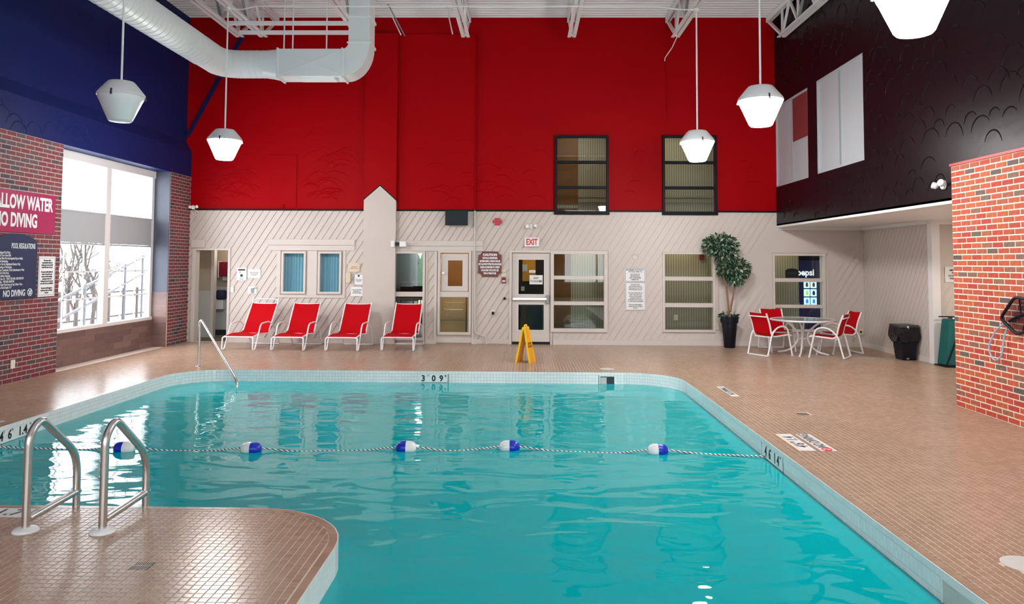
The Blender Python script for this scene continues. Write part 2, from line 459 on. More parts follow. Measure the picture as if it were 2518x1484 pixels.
# coping row
mb = MB()
for p, t, L in walk(pool_outline(.0), .10):
    nrm = Vector((t.y, -t.x)); h = L/2-.001
    a, b = p-t*h, p+t*h
    q = [(a+nrm*.004), (b+nrm*.004), (b+nrm*.05), (a+nrm*.05)]
    s = 0
    mb.ext([(x.x, x.y, -.003) for x in q], (0, 0, .0035))
mb.build('coping_tiles', 'tile_brown', floor, kind='stuff')

# basin
ol = pool_outline(.0)
mb = MB()
for i in range(len(ol)):
    (x1, y1), (x2, y2) = ol[i], ol[(i+1) % len(ol)]
    mb.add([(x1, y1, -.003), (x2, y2, -.003), (x2, y2, WL-.03), (x1, y1, WL-.03)], [(0, 1, 2, 3)])
basin = struct('pool_wall', mb, 'grout_white')
mb = MB(); n = len(ol)
for i in range(n):
    (x1, y1), (x2, y2) = ol[i], ol[(i+1) % n]
    mb.add([(x1, y1, WL-.03), (x2, y2, WL-.03), (x2, y2, -1.5), (x1, y1, -1.5)], [(0, 1, 2, 3)])
mb.add([(x, y, -1.45) for x, y in ol], [tuple(range(n))])
mb.build('basin_lining', 'basin', basin)
for k in range(3):     # steps under the hand rail
    mb = box(PX0+.02, PX0+1.5-.05*k, PY1-.35-.32*k, PY1-.02, -1.4, -.42-.22*k); mb.build('step', 'basin', basin)
# wall tiles: 4 rows above the water
SKIM = [(1.19, 1.43, 12.2, 12.3), (2.3, 2.4, 4.12, 4.50)]
MARK = [(-1.66, -1.20, 12.2, 12.3), (2.3, 2.4, 7.17, 7.78), (-5.45, -5.35, 7.82, 8.48)]
wt = []
for p, t, L in walk(ol, TP):
    if p.y < 3.0: continue
    for r in range(4):
        zc = -.0235-r*.047
        if any(a < p.x < b and c < p.y < e for a, b, c, e in SKIM) and r >= 1: continue
        if any(a < p.x < b and c < p.y < e for a, b, c, e in MARK) and r >= 1: continue
        wt.append((p, t, L, zc, r))
def wtile(p, t, L, zc, r):
    nin = Vector((-t.y, t.x)); off = .005 if (r < 2 or p.x < 2.3) else .0015
    hw = L/2-.0013; hz = .0222
    q = [p-t*hw, p+t*hw]
    outer = [(a.x+nin.x*off, a.y+nin.y*off, zc+s*hz) for a, s in ((q[0], -1), (q[1], -1), (q[1], 1), (q[0], 1))]
    base = [(a.x-nin.x*.001, a.y-nin.y*.001, zc+s*hz) for a, s in ((q[0], -1), (q[1], -1), (q[1], 1), (q[0], 1))]
    return base+outer, [(4, 5, 6, 7), (0, 1, 5, 4), (1, 2, 6, 5), (2, 3, 7, 6), (3, 0, 4, 7)]
wt.sort(key=lambda a: a[0].y if (a[0].x > 2.2 or abs(a[0].x-NX) < .3) else 99)
mb = MB()
for i, a in enumerate(wt):
    if i < 240: MB().add(*wtile(*a)).build('wall_tile', 'tile_white', basin)
    else: mb.add(*wtile(*a))
mb.build('wall_tiles', 'tile_white', basin, kind='stuff')
water = MB().add([(x, y, WL) for x, y in pool_outline(-.001)], [tuple(range(n))]).build('pool_water', 'water')
tag(water, 'rippled teal water filling the swimming pool', 'water', kind='stuff')

# ================================================================ ROOM SHELL
YB = 16.35
HZ = 7.0
# --- openings in the back wall
O_DOORWAY = (-7.02, -6.33, 0, 1.95)
O_OFF1, O_OFF2 = (-5.15, -4.68, 1.06, 1.91), (-4.37, -3.92, 1.06, 1.91)
O_LOBBY = (-2.77, -2.16, .12, 1.90)
O_LAUN = (-1.79, -1.18, .24, 1.92)
O_EXIT = (-.27, .545, 0, 1.93)
O_W1, O_W2, O_W3 = (.62, 1.68, .34, 1.905), (2.96, 3.97, .33, 1.915), (5.27, 6.28, .35, 1.895)
O_U1, O_U2 = (.66, 1.75, 2.80, 4.42), (2.945, 4.04, 2.80, 4.425)
OPS = [O_DOORWAY, O_OFF1, O_OFF2, O_LOBBY, O_LAUN, O_EXIT, O_W1, O_W2, O_W3, O_U1, O_U2]
mb = MB()
OPW = [(a-.006, b+.006, c-.006, e+.006) for a, b, c, e in OPS]
for a, b, c, e in minus(-7.6, 7.3, 0, 2.82, OPW): mb.box(a, b, YB, YB+.16, c, e)
wall_back = struct('wall_back', mb, 'beige')
mb = MB()
for a, b, c, e in minus(-7.6, 5.4, 2.82, HZ, OPW): mb.box(a, b, YB, YB+.16, c, e)
wall_up = struct('wall_back_upper', mb, 'red_wall')
# diagonal boards, each its own piece
def clip(poly, f):
    out = []
    for i in range(len(poly)):
        a, b = poly[i], poly[(i+1) % len(poly)]; fa, fb = f(a), f(b)
        if fa >= 0: out.append(a)
        if (fa >= 0) != (fb >= 0):
            t = fa/(fa-fb); out.append((a[0]+(b[0]-a[0])*t, a[1]+(b[1]-a[1])*t))
    return out
def boards(parent, x0, x1, z0, z1, ops, place, phase=0., m='beige', g=.002):
    """place(u, v, d): d = how far the face stands off the wall"""
    tan = 1.56; pit = .151; rects = minus(x0, x1, z0, z1, ops)
    k0 = math.floor((x0-(z1)/tan)/pit)-1; k1 = math.ceil(x1/pit)+1
    for k in range(k0, k1):
        c0 = k*pit+phase; polys = []
        for a, b, c, e in rects:
            P = [(a, c), (b, c), (b, e), (a, e)]
            P = clip(P, lambda p: p[0]-p[1]/tan-(c0+g)); 
            if len(P) < 3: continue
            P = clip(P, lambda p: (c0+pit-g)-(p[0]-p[1]/tan))
            if len(P) >= 3: polys.append(P)
        if not polys: continue
        mb = MB(); j = R.uniform(-.0015, .0015)
        for P in polys:
            n_ = len(P); fr = [place(u_, v_, 0.010+j+.014*min(1, max(0, (u_-v_/tan-c0)/pit))) for u_, v_ in P]; bk = [place(u_, v_, -.001) for u_, v_ in P]
            mb.add(fr+bk, [tuple(range(n_))]+[(i, (i+1) % n_, n_+(i+1) % n_, n_+i) for i in range(n_)])
        mb.build('board', m, parent)
TRIMOPS = [(-3.42, -2.735, 0, 3), (-2.84, -.885, 1.94, 2.175), (-2.84, -2.08, 0, 1.95), (-1.90, -1.10, 0, 1.95), (-5.285, -3.81, .95, 1.95), (-5.48, -3.62, 1.955, 2.195), (-.32, .60, 0, 1.98), (.57, 1.77, .275, 1.985), (2.925, 4.10, .29, 1.945), (5.24, 6.40, .30, 1.955), (-7.06, -6.28, 0, 1.98), (.635, 1.775, 2.74, 2.9), (2.915, 4.07, 2.74, 2.9)]
boards(wall_back, -7.16, 7.14, .10, 2.81, OPS+TRIMOPS, lambda u_, v_, d_: (u_, YB-d_, v_))
YF = YB-.030      # face of the boarding
def tr(i, mb, m='beige_trim', **k): return struct('trim_%d' % i, mb, m, bevel=.003, **k)
mb = MB()
for a, b in ((-6.28, -3.42), (-2.08, -1.90), (-1.10, -.32), (.60, 7.14)): mb.box(a, b, YB-.036, YB, 0, .10)
struct('baseboard_back', mb, 'beige_trim')
mb = MB()
for a, b in ((-7.18, -3.42), (-2.735, .635), (1.775, 2.915), (4.07, 5.33)): mb.box(a, b, YB-.045, YB, 2.805, 2.84)
tr(1, mb, 'black_frame')
# pilaster
pg = [(-3.42, 0), (-2.735, 0), (-2.735, 3.02), (-3.08, 3.33), (-3.42, 3.03)]
pil = struct('wall_pilaster', MB().ext([(x, YB-.13, z) for x, z in pg], (0, .13, 0)), 'beige')
pg2 = [(-3.42, 3.045), (-3.08, 3.345), (-2.735, 3.035), (-2.735, 6.62), (-3.42, 6.62)]
MB().ext([(x, YB-.125, z) for x, z in pg2], (0, .125, 0)).build('upper_shaft', 'red_wall', pil)
MB().ext([(-3.43, YB-.128, 3.02), (-3.08, YB-.128, 3.33), (-2.725, YB-.128, 3.01), (-2.725, YB-.128, 3.04), (-3.08, YB-.128, 3.362), (-3.43, YB-.128, 3.052)], (0, .12, 0)).build('gable_edge', 'black_frame', pil)
struct('wall_panel', box(-2.735, -1.05, YB-.03, YB, 2.84, 6.63), 'red_wall', bevel=.004)
ap = thing('service_hatch', 'flat red painted access panel on the red wall above the office windows', 'panel', (-5.19, YB-.018, 2.87))
box(-.29, .29, 0, .018, 0, 1.13).build('cover', 'red_wall', ap, bevel=.003)
box(-.03, .03, -.03, 0, .0, .07).build('latch_box', 'red_wall', ap, bevel=.004)

# --- left wall
LX = -7.18
mb = box(-7.5, LX-.003, -5.2, 11.77, 0, 3.52)
wall_left = struct('wall_left', mb, 'mortar_grey')
pier = struct('wall_pier', box(-7.5, LX-.003, 15.42, YB, 0, 3.52), 'mortar_grey')
led = MB().ext([(LX, -5.2, 3.52), (LX, -5.2, 4.05), (-7.3, -5.2, 4.27), (-7.3, -5.2, HZ), (-7.6, -5.2, HZ), (-7.6, -5.2, 3.52)], (0, YB+5.2, 0))
wall_lu = struct('wall_left_upper', led, 'blue_wall')
# bricks
BL, BHt = .2032, .0677
def brick_mesh(name, m, ax):
    """one stretcher, long side along Y, face towards ax (+1: +X, -1: -X)"""
    h, g, dpt, e = BHt/2-.0066, BL/2-.0080, .0035, .001
    mb = MB(); v = [(0, -g, -h), (0, g, -h), (0, g, h), (0, -g, h), (ax*dpt, -g+e, -h+e), (ax*dpt, g-e, -h+e), (ax*dpt, g-e, h-e), (ax*dpt, -g+e, h-e)]
    F = [(4, 5, 6, 7), (0, 1, 5, 4), (1, 2, 6, 5), (2, 3, 7, 6), (3, 0, 4, 7)]
    return np.array(v), (F if ax > 0 else [f[::-1] for f in F])
def brickwork(parent, x, y0, y1, z0, z1, m, ax, edge, seen, skip=()):
    """running bond measured from the free edge; bricks at the edge are cut"""
    V, Fs = brick_mesh('b', m, ax); full = {}
    items = []; rows = int(round((z1-z0)/BHt)); sgn = -1 if edge == y1 else 1
    for r in range(rows):
        zc = z0+(r+.5)*(z1-z0)/rows; pos = 0.0; first = .45*BL if r % 2 else .95*BL
        while True:
            L = first if pos == 0 else BL
            a = edge+sgn*pos; b = edge+sgn*(pos+L)
            lo, hi = max(min(a, b), y0), min(max(a, b), y1)
            if hi-lo > .03: items.append(((lo+hi)/2, zc, (hi-lo)/BL))
            pos += L
            if (sgn < 0 and edge-pos <= y0) or (sgn > 0 and edge+pos >= y1): break
    items.sort(key=lambda q: (0 if seen(q[0], q[1]) else 1, q[0]))
    mesh = {}; rest = MB(); cnt = 0
    for yc, zc, s in items:
        key = round(s, 2); Vs = V.copy(); Vs[:, 1] *= s
        if seen(yc, zc) and cnt < 300:
            if key not in mesh: mesh[key] = field_mesh('brick', np.zeros((1, 3)), Vs, Fs, m)
            link('brick', mesh[key], parent, loc=(x+R.uniform(-.0008, .0008), yc, zc)); cnt += 1
        else: rest.add([(p[0]+x, p[1]+yc, p[2]+zc) for p in Vs], Fs)
    if rest.v: rest.build('bricks', m, parent, kind='stuff')
def proj(x, y, z):
    dd = Vector((x, y, z))-EYE; dp = dd.dot(_F)
    return (-1, -1) if dp < .1 else (1259+FPX*dd.dot(CX)/dp, CYP-FPX*dd.dot(CU)/dp)
def seen_at(x, lim):
    def f(y, z):
        a, b = proj(x, y, z); return -20 < a < 2540 and -20 < b < 1500 and y < lim
    return f
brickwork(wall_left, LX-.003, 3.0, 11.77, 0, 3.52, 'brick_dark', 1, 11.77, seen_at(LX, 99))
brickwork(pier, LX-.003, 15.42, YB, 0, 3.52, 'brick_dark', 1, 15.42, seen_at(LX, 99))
# returns of the window bay
struct('wall_return', box(-7.56, LX-.01, 15.40, 15.42, 1.08, 3.52), 'return_grey')
ret = struct('wall_return_base', box(-7.56, LX-.01, 15.40, 15.42, 0, 1.08), 'grout')
for k in range(9): box(-7.5, LX-.012, 15.392, 15.40, k*.12+.002, k*.12+.118).build('plank_tile', 'plank_tile', ret)
struct('wall_return_front', box(-7.6, LX-.012, 11.75, 11.785, 0, 3.52), 'dark_grey')
bay = struct('wall_window_base', box(-7.62, -7.47, 11.77, 15.42, 0, .545), 'grout')
for r in range(5):
    y = 11.78-(.31 if r % 2 else 0)
    while y < 15.39:
        a, b = max(y, 11.79), min(y+.618, 15.39)
        if b-a > .05: box(-7.472, -7.463, a, b-.003, r*.109+.002, r*.109+.107).build('plank_tile', 'plank_tile', bay)
        y += .62
# --- the big window
wx = -7.52
win = struct('window_1', MB().box(wx-.08, wx+.04, 11.79, 15.40, .545, .60).box(wx-.08, wx+.04, 11.79, 15.40, 3.38, 3.52).box(wx-.08, wx+.02, 15.30, 15.40, .6, 3.38).box(wx-.08, wx+.02, 11.79, 11.90, .6, 3.38), 'white_paint')
box(wx-.07, wx+.03, 13.60, 13.76, .60, 3.38).build('mullion', 'white_paint', win, bevel=.004)
box(wx-.04, wx+.02, 11.90, 13.60, 2.02, 2.54).build('spandrel_panel', 'frost', win)
box(wx-.04, wx+.02, 13.76, 15.30, 2.02, 2.54).build('spandrel_panel', 'frost', win)
for z in (2.0, 2.54): box(wx-.05, wx+.028, 11.9, 15.3, z-.015, z+.015).build('transom', 'frost', win)
for a, b in ((11.90, 13.60), (13.76, 15.30)):
    for c, e in ((.60, 1.985), (2.555, 3.38)):
        box(wx-.022, wx-.018, a, b, c, e).build('pane', 'glass', win)
    for k in (1, 2):
        yy = a+(b-a)*k/3; box(wx-.03, wx-.01, yy-.011, yy+.011, .60, 1.985).build('glazing_bar', 'white_paint', win)
        zz = .60+1.385*k/3; box(wx-.03, wx-.01, a, b, zz-.011, zz+.011).build('glazing_bar', 'white_paint', win)

# --- right side
RX = 5.30
wall_right = struct('wall_right', box(RX+.004, RX+.30, -5.2, 9.61, 0, 2.94), 'mortar_light')
brickwork(wall_right, RX+.004, 3.0, 9.61, 0, 2.94, 'brick_red', -1, 9.61, seen_at(RX, 99))
tr(2, box(RX-.015, RX+.31, -5.2, 9.625, 2.94, 2.975), 'red_trim')
UPW = [(12.1, 14.05, 3.36, 5.07), (14.48, YB, 3.345, 5.06)]
mb = MB()
for a, b, c, e in minus(-5.2, YB, 2.52, HZ, UPW): mb.box(5.33, 5.5, a, b, c, e)
wall_ru = struct('wall_right_upper', mb, 'plum_wall')
for i, (a, b, c, e) in enumerate(UPW):
    wn = struct('window_%d' % (2+i), MB().box(5.34, 5.40, a, b, c, c+.04).box(5.34, 5.40, a, b, e-.04, e).box(5.34, 5.40, a, a+.03, c+.04, e-.04).box(5.34, 5.40, b-.03, b, c+.04, e-.04), 'frost')
    mid = (a+b)/2-.02*i
    box(5.345, 5.40, mid-.012, mid+.012, c+.04, e-.04).build('mullion', 'steel_grey', wn)
    if i == 0:
        box(5.37, 5.385, a+.03, mid-.012, c+.04, e-.04).build('pane', 'frost', wn)
    else:
        box(5.37, 5.385, a+.03, mid-.012, c+.04, 4.16).build('pane', 'frost', wn)
        box(5.362, 5.385, a+.03, mid-.012, 4.16, e-.04).build('boarded_pane', 'plywood_red', wn)
    box(5.37, 5.385, mid+.012, b-.03, c+.04, e-.04).build('pane', 'frost', wn)
struct('ceiling_alcove', box(5.33, 9.6, -5.2, YB, 2.50, 2.56), 'white_paint')
wr2 = struct('wall_right_alcove', box(7.15, 7.32, 13.6, YB, 0, 2.5), 'beige')
boards(wr2, 13.68, YB-.02, .10, 2.44, [], lambda u_, v_, d_: (7.15-.004-d_*.18, YB+13.68-u_, v_), phase=.03, g=.001)
wr3 = struct('wall_hall', box(7.15, 9.6, 13.6, 13.75, 0, 2.5), 'beige')
boards(wr3, 7.24, 8.6, .10, 2.44, [], lambda u_, v_, d_: (u_, 13.6-d_, v_), phase=.05)
struct('wall_hall_right', box(9.5, 9.6, -5.2, 13.6, 0, 2.5), 'beige')
struct('baseboard_right', box(7.12, 7.15, 13.66, YB-.02, 0, .10), 'beige_trim')
tr(3, box(7.11, 7.25, 13.55, 13.70, 0, 2.5), 'white_paint')
tr(4, MB().box(5.34, 7.14, YB-.05, YB-.015, 2.44, 2.50).box(7.10, 7.14, 13.70, YB-.05, 2.44, 2.50).box(7.25, 9.5, 13.55, 13.585, 2.43, 2.50), 'white_paint')
tr(5, box(5.315, 5.36, 9.62, YB-.01, 2.485, 2.525), 'white_paint')
# --- rear wall with its windows (behind the viewer) and ceiling
RO = [(-6.9, -4.4, .7, 4.0), (-2.9, -.35, .7, 4.0), (1.9, 5.2, .7, 4.4)]
mb = MB()
for a, b, c, e in minus(-7.6, 9.6, 0, HZ, RO): mb.box(a, b, -5.35, -5.2, c, e)
struct('wall_front', mb, 'brown_wall')
for i, (a, b, c, e) in enumerate(RO):
    wn = struct('window_%d' % (4+i), MB().box(a, b, -5.3, -5.22, c, c+.08).box(a, b, -5.3, -5.22, e-.08, e).box(a, a+.08, -5.3, -5.22, c+.08, e-.08).box(b-.08, b, -5.3, -5.22, c+.08, e-.08), 'white_paint')
    box((a+b)/2-.05, (a+b)/2+.05, -5.3, -5.22, c+.08, e-.08).build('mullion', 'white_paint', wn)
    box(a+.08, b-.08, -5.3, -5.22, 2.4, 2.5).build('transom', 'white_paint', wn)
    box(a+.08, b-.08, -5.262, -5.258, c+.08, e-.08).build('pane', 'glass', wn)
# corrugated roof deck: ribs along X
prof = []; y = -5.2; up = 0
while y < YB:
    prof += [(y, HZ+.04), (y+.06, HZ+.04), (y+.08, HZ), (y+.13, HZ)]; y += .15
prof.append((y, HZ+.04))
mb = MB(); n_ = len(prof)
mb.add([(-7.6, a, b) for a, b in prof]+[(5.6, a, b) for a, b in prof], [(i, i+1, n_+i+1, n_+i) for i in range(n_-1)])
struct('ceiling', mb, 'steel_white')
struct('ceiling_slab', box(-7.7, 9.7, -5.4, 16.6, HZ+.06, HZ+.2), 'steel_white')

# plaster ridges
def ridges(parent, arcs, place, m, th=.011):
    mb = MB()
    for cu, cv, r, a0, a1, asp in arcs:
        k = 10; rows = []
        for i in range(k+1):
            a = a0+(a1-a0)*i/k; tp = .25+.75*math.sin(PI*i/k)
            for rr, h in ((r-.010*tp, 0), (r, th*tp), (r+.010*tp, 0)):
                rows.append(place(cu+rr*math.cos(a), cv+rr*asp*math.sin(a), h))
        fs = []
        for i in range(k):
            for j in range(2): fs.append((i*3+j, i*3+j+1, (i+1)*3+j+1, (i+1)*3+j))
        mb.add(rows, fs)
    mb.build('plaster_ridges', m, parent, smooth=True, kind='stuff')
arcs = []
for row in range(26):
    for col in range(18):
        yy = 6.2+col*.56+(.28 if row % 2 else 0)+R.uniform(-.09, .09); zz = 2.6+row*.165+R.uniform(-.04, .04)
        r = R.uniform(.11, .24)
        if zz+r*1.1 > 6.9 or yy-r < 3.2 or yy+r > YB-.05: continue
        if yy < 9.7 and zz < 3.0: continue
        if any(a-r-.06 < yy < b+r+.06 and c-r*1.2-.05 < zz < e+.05 for a, b, c, e in UPW): continue
        if R.random() < .18+.05*max(0, yy-11): continue
        arcs.append((yy, zz, r, R.uniform(.0, .5), R.uniform(2.4, 3.14), 1.1))
ridges(wall_ru, arcs, lambda a, b, h: (5.33-h, a, b), 'plum_wall', .013)
arcs = []
for _ in range(260):
    xx, zz, r = R.choice((R.uniform(-6.9, -3.5), R.uniform(-6.9, 5.0))), 2.9+abs(R.gauss(0, .6)), R.uniform(.14, .40)
    if zz+r > 6.5 or any(a-r-.05 < xx < b+r+.05 and zz < 4.5 for a, b in ((.6, 1.8), (2.9, 4.1), (-3.45, -2.7), (-5.5, -4.9))): continue
    arcs.append((xx, zz, r, R.uniform(.1, .9), R.uniform(2.1, 3.0), .95))
ridges(wall_up, arcs, lambda a, b, h: (a, YB-(.03 if -2.735 < a < -1.05 else 0)-h, b), 'red_wall', .006)
arcs = [(R.uniform(8.9, 12.4), R.uniform(3.5, 3.78), R.uniform(.10, .2), .1, 3.0, 1.) for _ in range(26)]
ridges(wall_lu, arcs, lambda a, b, h: (LX+h, a, min(b, 4.04)), 'blue_wall', .008)

# ================================================================ ROOMS BEHIND THE BACK WALL
Y2 = YB+.16
struct('floor_corridor', box(-7.6, 7.6, Y2, 21.2, -.05, -.003), 'corridor_floor')
struct('ceiling_corridor', box(-7.6, 7.6, Y2, 18.7, 2.45, 2.70), 'corridor_ceiling')
struct('ceiling_corridor_upper', box(-.5, 5.6, Y2, 18.4, 5.0, 5.1), 'corridor_ceiling')
struct('wall_corridor', box(.6, 6.10, 17.25, 17.35, 0, 2.45), 'stripe_wall')
struct('wall_corridor_upper', MB().box(1.25, 5.6, 18.2, 18.3, 2.7, 5.0), 'stripe_wall')
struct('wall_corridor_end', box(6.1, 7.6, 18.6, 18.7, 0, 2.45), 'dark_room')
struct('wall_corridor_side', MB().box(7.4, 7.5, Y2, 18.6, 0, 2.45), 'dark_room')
struct('wall_corridor_brown', MB().box(.56, .62, Y2+.1, 17.25, 0, 2.45).box(.62, 1.03, 17.15, 17.25, 0, 2.45), 'brown_wall')
struct('wall_upper_brown', MB().box(.45, .5, Y2, 18.3, 2.7, 5.0).box(.5, 1.25, 18.1, 18.3, 2.7, 5.0).box(5.5, 5.6, Y2, 18.3, 2.7, 5.0), 'brown_wall')
struct('trim_6', MB().box(1.25, 5.5, 18.16, 18.2, 3.16, 3.24).box(1.25, 5.5, 18.17, 18.2, 3.27, 3.30).box(.5, 1.25, 18.06, 18.1, 3.0, 3.08), 'stripe_wall')
struct('trim_7', MB().box(1.03, 6.1, 17.22, 17.25, .80, .87), 'stripe_wall')
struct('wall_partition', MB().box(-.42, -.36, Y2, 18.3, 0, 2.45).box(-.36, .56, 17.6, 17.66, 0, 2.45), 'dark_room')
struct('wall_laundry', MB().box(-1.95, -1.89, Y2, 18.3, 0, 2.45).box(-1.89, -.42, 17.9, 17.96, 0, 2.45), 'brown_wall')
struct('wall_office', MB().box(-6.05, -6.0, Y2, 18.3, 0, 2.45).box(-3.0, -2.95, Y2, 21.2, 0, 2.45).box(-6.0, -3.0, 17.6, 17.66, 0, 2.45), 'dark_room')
def clight(loc, e, sz=.5, col=(1, .82, .55)):
    l = bpy.data.lights.new('corridor_lamp', 'AREA'); l.energy = e; l.size = sz; l.color = col
    o = bpy.data.objects.new('corridor_lamp', l); C.objects.link(o); o.location = loc
clight((1.3, 16.88, 2.42), 3, .3); clight((3.4, 16.88, 2.42), 3, .3); clight((5.5, 16.88, 2.42), 3, .3)
clight((1.3, 17.3, 4.96), 5, col=(1, .86, .62)); clight((3.4, 17.3, 4.96), 6)
clight((8.2, 11.0, 2.48), 26, .8, (1, .95, .88)); clight((-1.5, 16.8, 2.42), 16); clight((-6.6, 17.4, 2.42), 6, col=(1, .9, .75)); clight((.1, 17.1, 2.42), 2)
# washroom lobby behind the open doorway
struct('wall_washroom', box(-7.6, -6.0, 18.0, 18.06, 0, 2.45), 'washroom')
wash = struct('wall_washroom_side', box(-7.6, -7.55, Y2, 18.0, 0, 2.45), 'washroom')
box(-7.5, -7.09, 17.35, 17.42, 1.05, 2.45).build('partition', 'washroom', wash)
box(-7.5, -7.09, 17.34, 17.42, 0, 1.05).build('wainscot', 'wainscot', wash)
box(-7.09, -7.02, 17.30, 17.45, 0, 2.45).build('corner_post', 'beige_trim', wash)
struct('trim_15', box(-7.5, -6.0, 17.97, 18.0, .12, 1.12), 'wainscot')
struct('baseboard_washroom', box(-7.5, -6.0, 17.95, 18.0, 0, .12), 'dark_room')

# ================================================================ OPENINGS: FRAMES, PANES, DOORS
def frame(name, o, wd, rails, panem, m='beige_trim', y=YF, dep=.05, inner=.0, sill=0):
    a, b, c, e = o
    mb = MB().box(a-wd, b+wd, y-dep+.02, YB+.02, e, e+wd).box(a-wd, b+wd, y-dep+.02, YB+.02, c-wd, c).box(a-wd, a, y-dep+.02, YB+.02, c, e).box(b, b+wd, y-dep+.02, YB+.02, c, e)
    f = struct(name, mb, m, bevel=.004)
    zs = [c]+[r for r in rails]+[e]
    for r0, r1 in rails if rails and isinstance(rails[0], tuple) else []: pass
    return f
def rails_window(name, o, wd, rails, panem, m='beige_trim', dep=.05, rd=.04):
    f = frame(name, o, wd, [], panem, m, dep=dep); a, b, c, e = o; z = c
    for r0, r1 in rails:
        box(a, b, YB-rd, YB+.05, r0, r1).build('rail', m, f, bevel=.003)
        box(a, b, YB+.012, YB+.018, z, r0).build('pane', panem, f); z = r1
    box(a, b, YB+.012, YB+.018, z, e).build('pane', panem, f)
    return f
rails_window('window_7', O_W1, .075, [(.831, .908), (1.371, 1.449)], 'glass_corridor')
rails_window('window_8', O_W2, .05, [(.80, .888), (1.359, 1.444)], 'glass_corridor')
rails_window('window_9', O_W3, .05, [(.80, .868), (1.346, 1.423)], 'glass_corridor')
box(4.02, 4.09, YB-.03, YB+.0, .33, 1.915).build('side_casing', 'beige_trim', bpy.data.objects['window_8'], bevel=.003)
box(6.33, 6.40, YB-.03, YB+.0, .35, 1.9).build('side_casing', 'beige_trim', bpy.data.objects['window_9'], bevel=.003)
for i, o in enumerate((O_U1, O_U2)):
    a, b, c, e = o
    f = rails_window('window_%d' % (10+i), (a+.025, b-.025, c+.02, e-.035), .055, [(3.295, 3.355), (3.835, 3.895)], 'glass_corridor', 'black_frame', dep=.07, rd=.05)
    box(a-.04, b+.045, YB-.075, YB, 2.745, 2.80).build('sill', 'black_frame', f, bevel=.003)
# office windows
for i, o in enumerate((O_OFF1, O_OFF2)):
    a, b, c, e = o
    f = frame('window_%d' % (12+i), (a+.02, b-.02, c+.02, e-.02), .045, [], None)
    box(a, b, YB+.03, YB+.036, c, e).build('pane', 'glass', f)
    mb = MB(); k = 26; ps = [(a-.05+(b-a+.1)*j/k, YB+.12+.012*math.sin(j*1.9), 0) for j in range(k+1)]
    for p, q in zip(ps, ps[1:]): mb.add([(p[0], p[1], c-.05), (q[0], q[1], c-.05), (q[0], q[1], e+.05), (p[0], p[1], e+.05)], [(0, 1, 2, 3)])
    tag(mb.build('curtain', 'curtain_blue', smooth=True), ('pale blue curtain behind the office window beside the paper notices on the pilaster side' if i else 'pale blue curtain behind the office window nearer the open doorway'), 'curtain')
tr(8, MB().box(-5.285, -5.20, YB-.035, YB, .95, 1.95).box(-3.87, -3.81, YB-.035, YB, .95, 1.95).box(-4.63, -4.42, YB-.035, YB, 1.0, 1.95).box(-5.285, -3.81, YB-.04, YB, .95, 1.01))
tr(9, MB().box(-5.48, -3.62, YB-.04, YB, 1.955, 2.065).box(-5.48, -3.62, YB-.045, YB, 2.07, 2.195))
# lobby glazing and laundry hatch
f = rails_window('window_14', O_LOBBY, .05, [(.99, 1.09)], 'glass_corridor')
tr(10, MB().box(-2.735, -.885, YB-.04, YB, 1.955, 2.06).box(-2.735, -.885, YB-.045, YB, 2.065, 2.175).box(-2.10, -2.06, YB-.035, YB, 0, 1.95).box(-1.92, -1.86, YB-.035, YB, 0, 1.95).box(-1.12, -1.07, YB-.035, YB, 0, 1.95))
f = frame('window_15', O_LAUN, .05, [], None)
box(O_LAUN[0], O_LAUN[1], YB+.012, YB+.018, .24, .985).build('pane', 'glass_corridor', f)
box(O_LAUN[0], O_LAUN[1], YB-.04, YB+.05, .985, 1.10).build('rail', 'beige_trim', f, bevel=.003)
mb = MB()
for a, b, c, e in minus(-1.77, -1.20, 1.11, 1.90, [(-1.63, -1.32, 1.215, 1.76)]): mb.box(a, b, YB-.01, YB+.04, c, e)
hd = struct('door_2', mb, 'beige_trim')
box(-1.63, -1.32, YB+.01, YB+.016, 1.215, 1.76).build('pane', 'glass_corridor', hd)
MB().lathe([(.012, 0), (.012, .02), (.032, .03), (.036, .05), (.024, .065)], 16).build('knob', 'frame_white', hd, smooth=True)
kn = [o for o in hd.children if o.name.startswith('knob')][0]; kn.rotation_euler = (PI/2, 0, 0); kn.location = (-1.72, YB-.01, 1.49)
struct('trim_11', MB().box(-1.86, -1.12, YB-.03, YB, .02, .12), 'beige_trim', bevel=.01)
# doorway casing
tr(12, MB().box(-7.10, -7.02, YB-.04, YB+.16, 0, 1.95).box(-6.33, -6.28, YB-.04, YB+.16, 0, 1.95).box(-7.10, -6.28, YB-.04, YB+.16, 1.95, 1.99))
tr(13, box(-7.12, -6.83, YB-.06, YB-.012, 2.0, 2.17), 'beige')
# exit door
tr(14, MB().box(-.325, -.27, YB-.045, YB+.1, 0, 1.93).box(.545, .575, YB-.045, YB+.1, 0, 1.93).box(-.325, .575, YB-.045, YB+.1, 1.93, 1.985))
mb = MB()
for a, b, c, e in minus(-.262, .537, .055, 1.92, [(-.128, .412, 1.054, 1.785), (-.128, .412, .301, .837)]): mb.box(a, b, YB, YB+.045, c, e)
dr = struct('door_1', mb, 'beige_trim')
for c, e in ((1.054, 1.785), (.301, .837)):
    MB().box(-.14, .424, YB-.008, YB, e, e+.012).box(-.14, .424, YB-.008, YB, c-.012, c).box(-.14, -.128, YB-.008, YB, c, e).box(.412, .424, YB-.008, YB, c, e).build('glazing_bead', 'white_paint', dr)
    box(-.128, .412, YB+.018, YB+.024, c, e).build('pane', 'glass_corridor', dr)
pb = box(-.255, .49, YB-.075, YB-.045, .93, .985).build('push_bar', 'chrome', dr, bevel=.006)
box(.46, .525, YB-.085, YB, .86, 1.04).build('latch_case', 'steel_grey', dr, bevel=.015)
